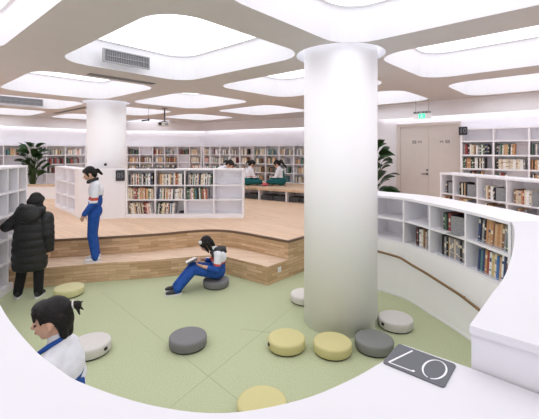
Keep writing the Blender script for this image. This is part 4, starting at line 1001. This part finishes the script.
# 4 --- person in long black padded coat, seen from behind
def hair_short(bm, at, ax, s):
    cap(bm, at, ax, s); ell(bm, at(0, .01, .05), (.105*s, .085*s, .07*s), ax, 16); ell(bm, at(0, -.05, -.03), (.11*s, .07*s, .085*s), ax, 16)
def ring_loft(bm, rings, seg=36):
    rr = []
    for c, rx_, ry_, q in rings: rr.append([bm.verts.new(Vector((c[0]+rx_*math.cos(2*PI*i/seg)*q, c[1]+ry_*math.sin(2*PI*i/seg)*q, c[2]))) for i in range(seg)])
    for a, b in zip(rr, rr[1:]):
        for i in range(seg): face(bm, (a[i], a[(i+1) % seg], b[(i+1) % seg], b[i]))
    face(bm, rr[0][::-1]); face(bm, rr[-1])
def co_extra(r, hc, A3, s):
    bm = B(); rings = []
    key = [(.43, .235, .18), (.60, .255, .20), (.85, .26, .195), (1.05, .25, .175), (1.17, .235, .155), (1.27, .19, .13), (1.325, .11, .10)]
    z = .43
    def at_(z):
        for (a, b, c), (d, e, f) in zip(key, key[1:]):
            if a <= z <= d: k = (z-a)/(d-a); return b+(e-b)*k, c+(f-c)*k
        return key[-1][1:]
    while z < 1.325:
        a, b = at_(z); q = .955+.06*abs(math.sin(PI*(z-.43)/.115))**.6; rings.append(((.0+.07*(z-.9), -.01, z), a, b, q)); z += .0115
    ring_loft(bm, rings); ct = link('coat', bm, M['coat'], r, True)
    for s_, pts in (('l', [J4['sh_l'], J4['el_l'], J4['wr_l']]), ('r', [J4['sh_r'], J4['el_r'], J4['wr_r']])):
        P = [Vector(p) for p in pts]; bm = B(); path, rad = [], []
        for k in range(41):
            t = k/40; p = P[0].lerp(P[1], t*2) if t < .5 else P[1].lerp(P[2], t*2-1); path.append(p); rad.append((.105-.034*t)*(.93+.09*abs(math.sin(PI*t*5.5))**.6))
        tube(bm, path, rad, 18); ell(bm, P[0]+Vector((0, 0, -.005)), (.108, .10, .10), None, 18); link('sleeve', bm, M['coat'], ct, True)
    bm = B()
    for p, q in (((.03, -.155, 1.265), (.20, .08, .125)), ((.15, -.07, 1.32), (.085, .11, .085)), ((-.09, -.07, 1.32), (.085, .11, .085)), ((.03, -.13, 1.36), (.16, .09, .06)), ((.10, .02, 1.33), (.09, .09, .06)), ((-.04, .02, 1.33), (.09, .09, .06))): ell(bm, Vector(p), q, None, 16)
    remesh('hood', bm, M['coat'], ct, .012, 4)
    bm = B()
    for k in range(13):
        q = PI*(k/12); ell(bm, Vector((.035+.145*math.cos(q), -.06-.09*math.sin(q), 1.395-.01*math.sin(q))), (.03, .03, .028), None, 8)
    link('hood_edge', bm, M['trouser'], ct, True)
J4 = dict(face=(-.30, .80, -.62), pelvis=(.0, .0, .80), chest=(.02, .0, 1.12), neck=(.025, .02, 1.31), head=(.03, .05, 1.432),
          sh_l=(-.175, .0, 1.20), sh_r=(.21, .0, 1.20), el_l=(-.30, -.04, 1.10), el_r=(.255, -.02, .93), wr_l=(-.40, -.015, 1.045), wr_r=(.235, .03, .70), hd_l=(-1, .0, -.15), hn_l=(0, 0, -1), hd_r=(0, .1, -1), hn_r=(-1, 0, 0),
          hip_l=(-.10, 0, .80), hip_r=(.08, 0, .80), kn_l=(-.15, .01, .44), kn_r=(.09, .02, .44), an_l=(-.20, -.02, .075), an_r=(.095, .0, .075), ft_l=(-.35, -.9, 0), ft_r=(.5, -.85, 0))
J4['ft_l'] = (-.45, .8, 0); J4['ft_r'] = (-.1, .9, 0)
person('person in long black padded coat reaching into the white shelf, seen from behind', (-3.575, 5.42, 0), J4, False, M['trouser'], M['shoe'], hair_short, vox=.010, fine=True, extra=co_extra, sc=1.04)

# 5, 6 --- two students sitting on the far bench
def cross(face, s=1.13):
    f = Vector((face[0], face[1], 0)).normalized(); l = Vector((-f.y, f.x, 0)); z = zx
    g = lambda a, b, c: (f*a+l*b+z*c)*s
    return dict(face=f*.8-z*.55, pelvis=g(0, 0, .125), chest=g(.05, 0, .36), neck=g(.09, 0, .53), head=g(.16, 0, .635), sh_l=g(.05, .15, .45), sh_r=g(.05, -.15, .45), el_l=g(.12, .21, .25), el_r=g(.12, -.21, .25), wr_l=g(.30, .10, .20), wr_r=g(.30, -.10, .20),
                hip_l=g(.02, .09, .12), hip_r=g(.02, -.09, .12), kn_l=g(.30, .26, .12), kn_r=g(.30, -.26, .12), an_l=g(.36, -.08, .079), an_r=g(.42, .09, .079), ft_l=g(.2, -1, 0), ft_r=g(.2, 1, 0))
def hair_long(bm, at, ax, s):
    hair_tail(bm, at, ax, s); cone(bm, at(0, -.17, .02), .045*s, at(0, -.19, -.24), .03*s, 10)
tealj = [M['jwhite'], M['teal'], M['jred']]
pk = lambda c: 1 if c.z < .27 else (2 if .30 < c.z < .32 and abs(c.y) > .1 else 0)
person('student in white top and teal trousers sitting cross legged, left one on the bench', (-.76, 12.35, 1.027), cross((.85, .45)), True, M['teal'], M['shoe'], hair_tail, vox=.013, sc=1.13, jpick=pk, jmats=tealj)
person('student with a long ponytail in teal sitting on the bench, facing the other student', (.42, 12.35, 1.027), cross((-.85, .35)), True, M['teal'], M['shoe'], hair_long, vox=.013, sc=1.13, jpick=lambda c: 1 if c.z < .27 or (c.x > .03 and c.z < .5) else 0, jmats=tealj)
bm = B(); box(bm, (-.155, 12.08, 1.021+.055), (.20, .14, .11)); bmesh.ops.bevel(bm, geom=bm.edges[:], offset=.03, segments=3, affect='EDGES')
tag(link('pouch', bm, M['red'], smooth=True), 'red pouch lying on the bench between the two students in teal', 'pouch')
# 7 --- student bending behind the island
bj = dict(face=(.72, -.15, -.68), pelvis=(-.12, 0, .76), chest=(.04, 0, 1.02), neck=(.16, 0, 1.14), head=(.29, -.01, 1.205), sh_l=(.05, .155, 1.07), sh_r=(.05, -.155, 1.07), el_l=(.16, .2, .84), el_r=(.16, -.2, .84), wr_l=(.34, .12, .74), wr_r=(.34, -.12, .74),
          hip_l=(-.12, .09, .74), hip_r=(-.12, -.09, .74), kn_l=(-.05, .10, .42), kn_r=(-.05, -.10, .42), an_l=(-.14, .10, .075), an_r=(-.14, -.10, .075), ft_l=(1, .1, 0), ft_r=(1, -.1, 0))
person('dark haired student bending down behind the island bookshelf, only the head showing', (-1.36, 9.75, ZP), bj, True, M['teal'], M['shoe'], hair_tail, vox=.013, jpick=lambda c: 1 if c.z < .9 else 0, jmats=tealj)

# ================================================================== CAMERA, WORLD, VIEW
cam = bpy.data.cameras.new('camera'); co_ = bpy.data.objects.new('camera', cam); C.objects.link(co_)
cam.sensor_width = 36; cam.lens = FP/539*36; cam.shift_y = -(209.5-HY)/539; cam.clip_start = .05
co_.location = (0, 0, EYE); co_.rotation_euler = (PI/2, 0, 0)
S_ = bpy.context.scene; S_.camera = co_
w = bpy.data.worlds.new('world'); S_.world = w; w.use_nodes = True
w.node_tree.nodes['Background'].inputs[0].default_value = (.9, .92, 1, 1); w.node_tree.nodes['Background'].inputs[1].default_value = 1.6
vs = S_.view_settings; vs.view_transform = 'Standard'; vs.look = 'None'; vs.gamma = 1; vs.use_curve_mapping = False; vs.exposure = 0.6
S_.cycles.use_denoising = True; S_.cycles.max_bounces = 12; S_.cycles.diffuse_bounces = 10
print('BOOKS', NBOOK[0])
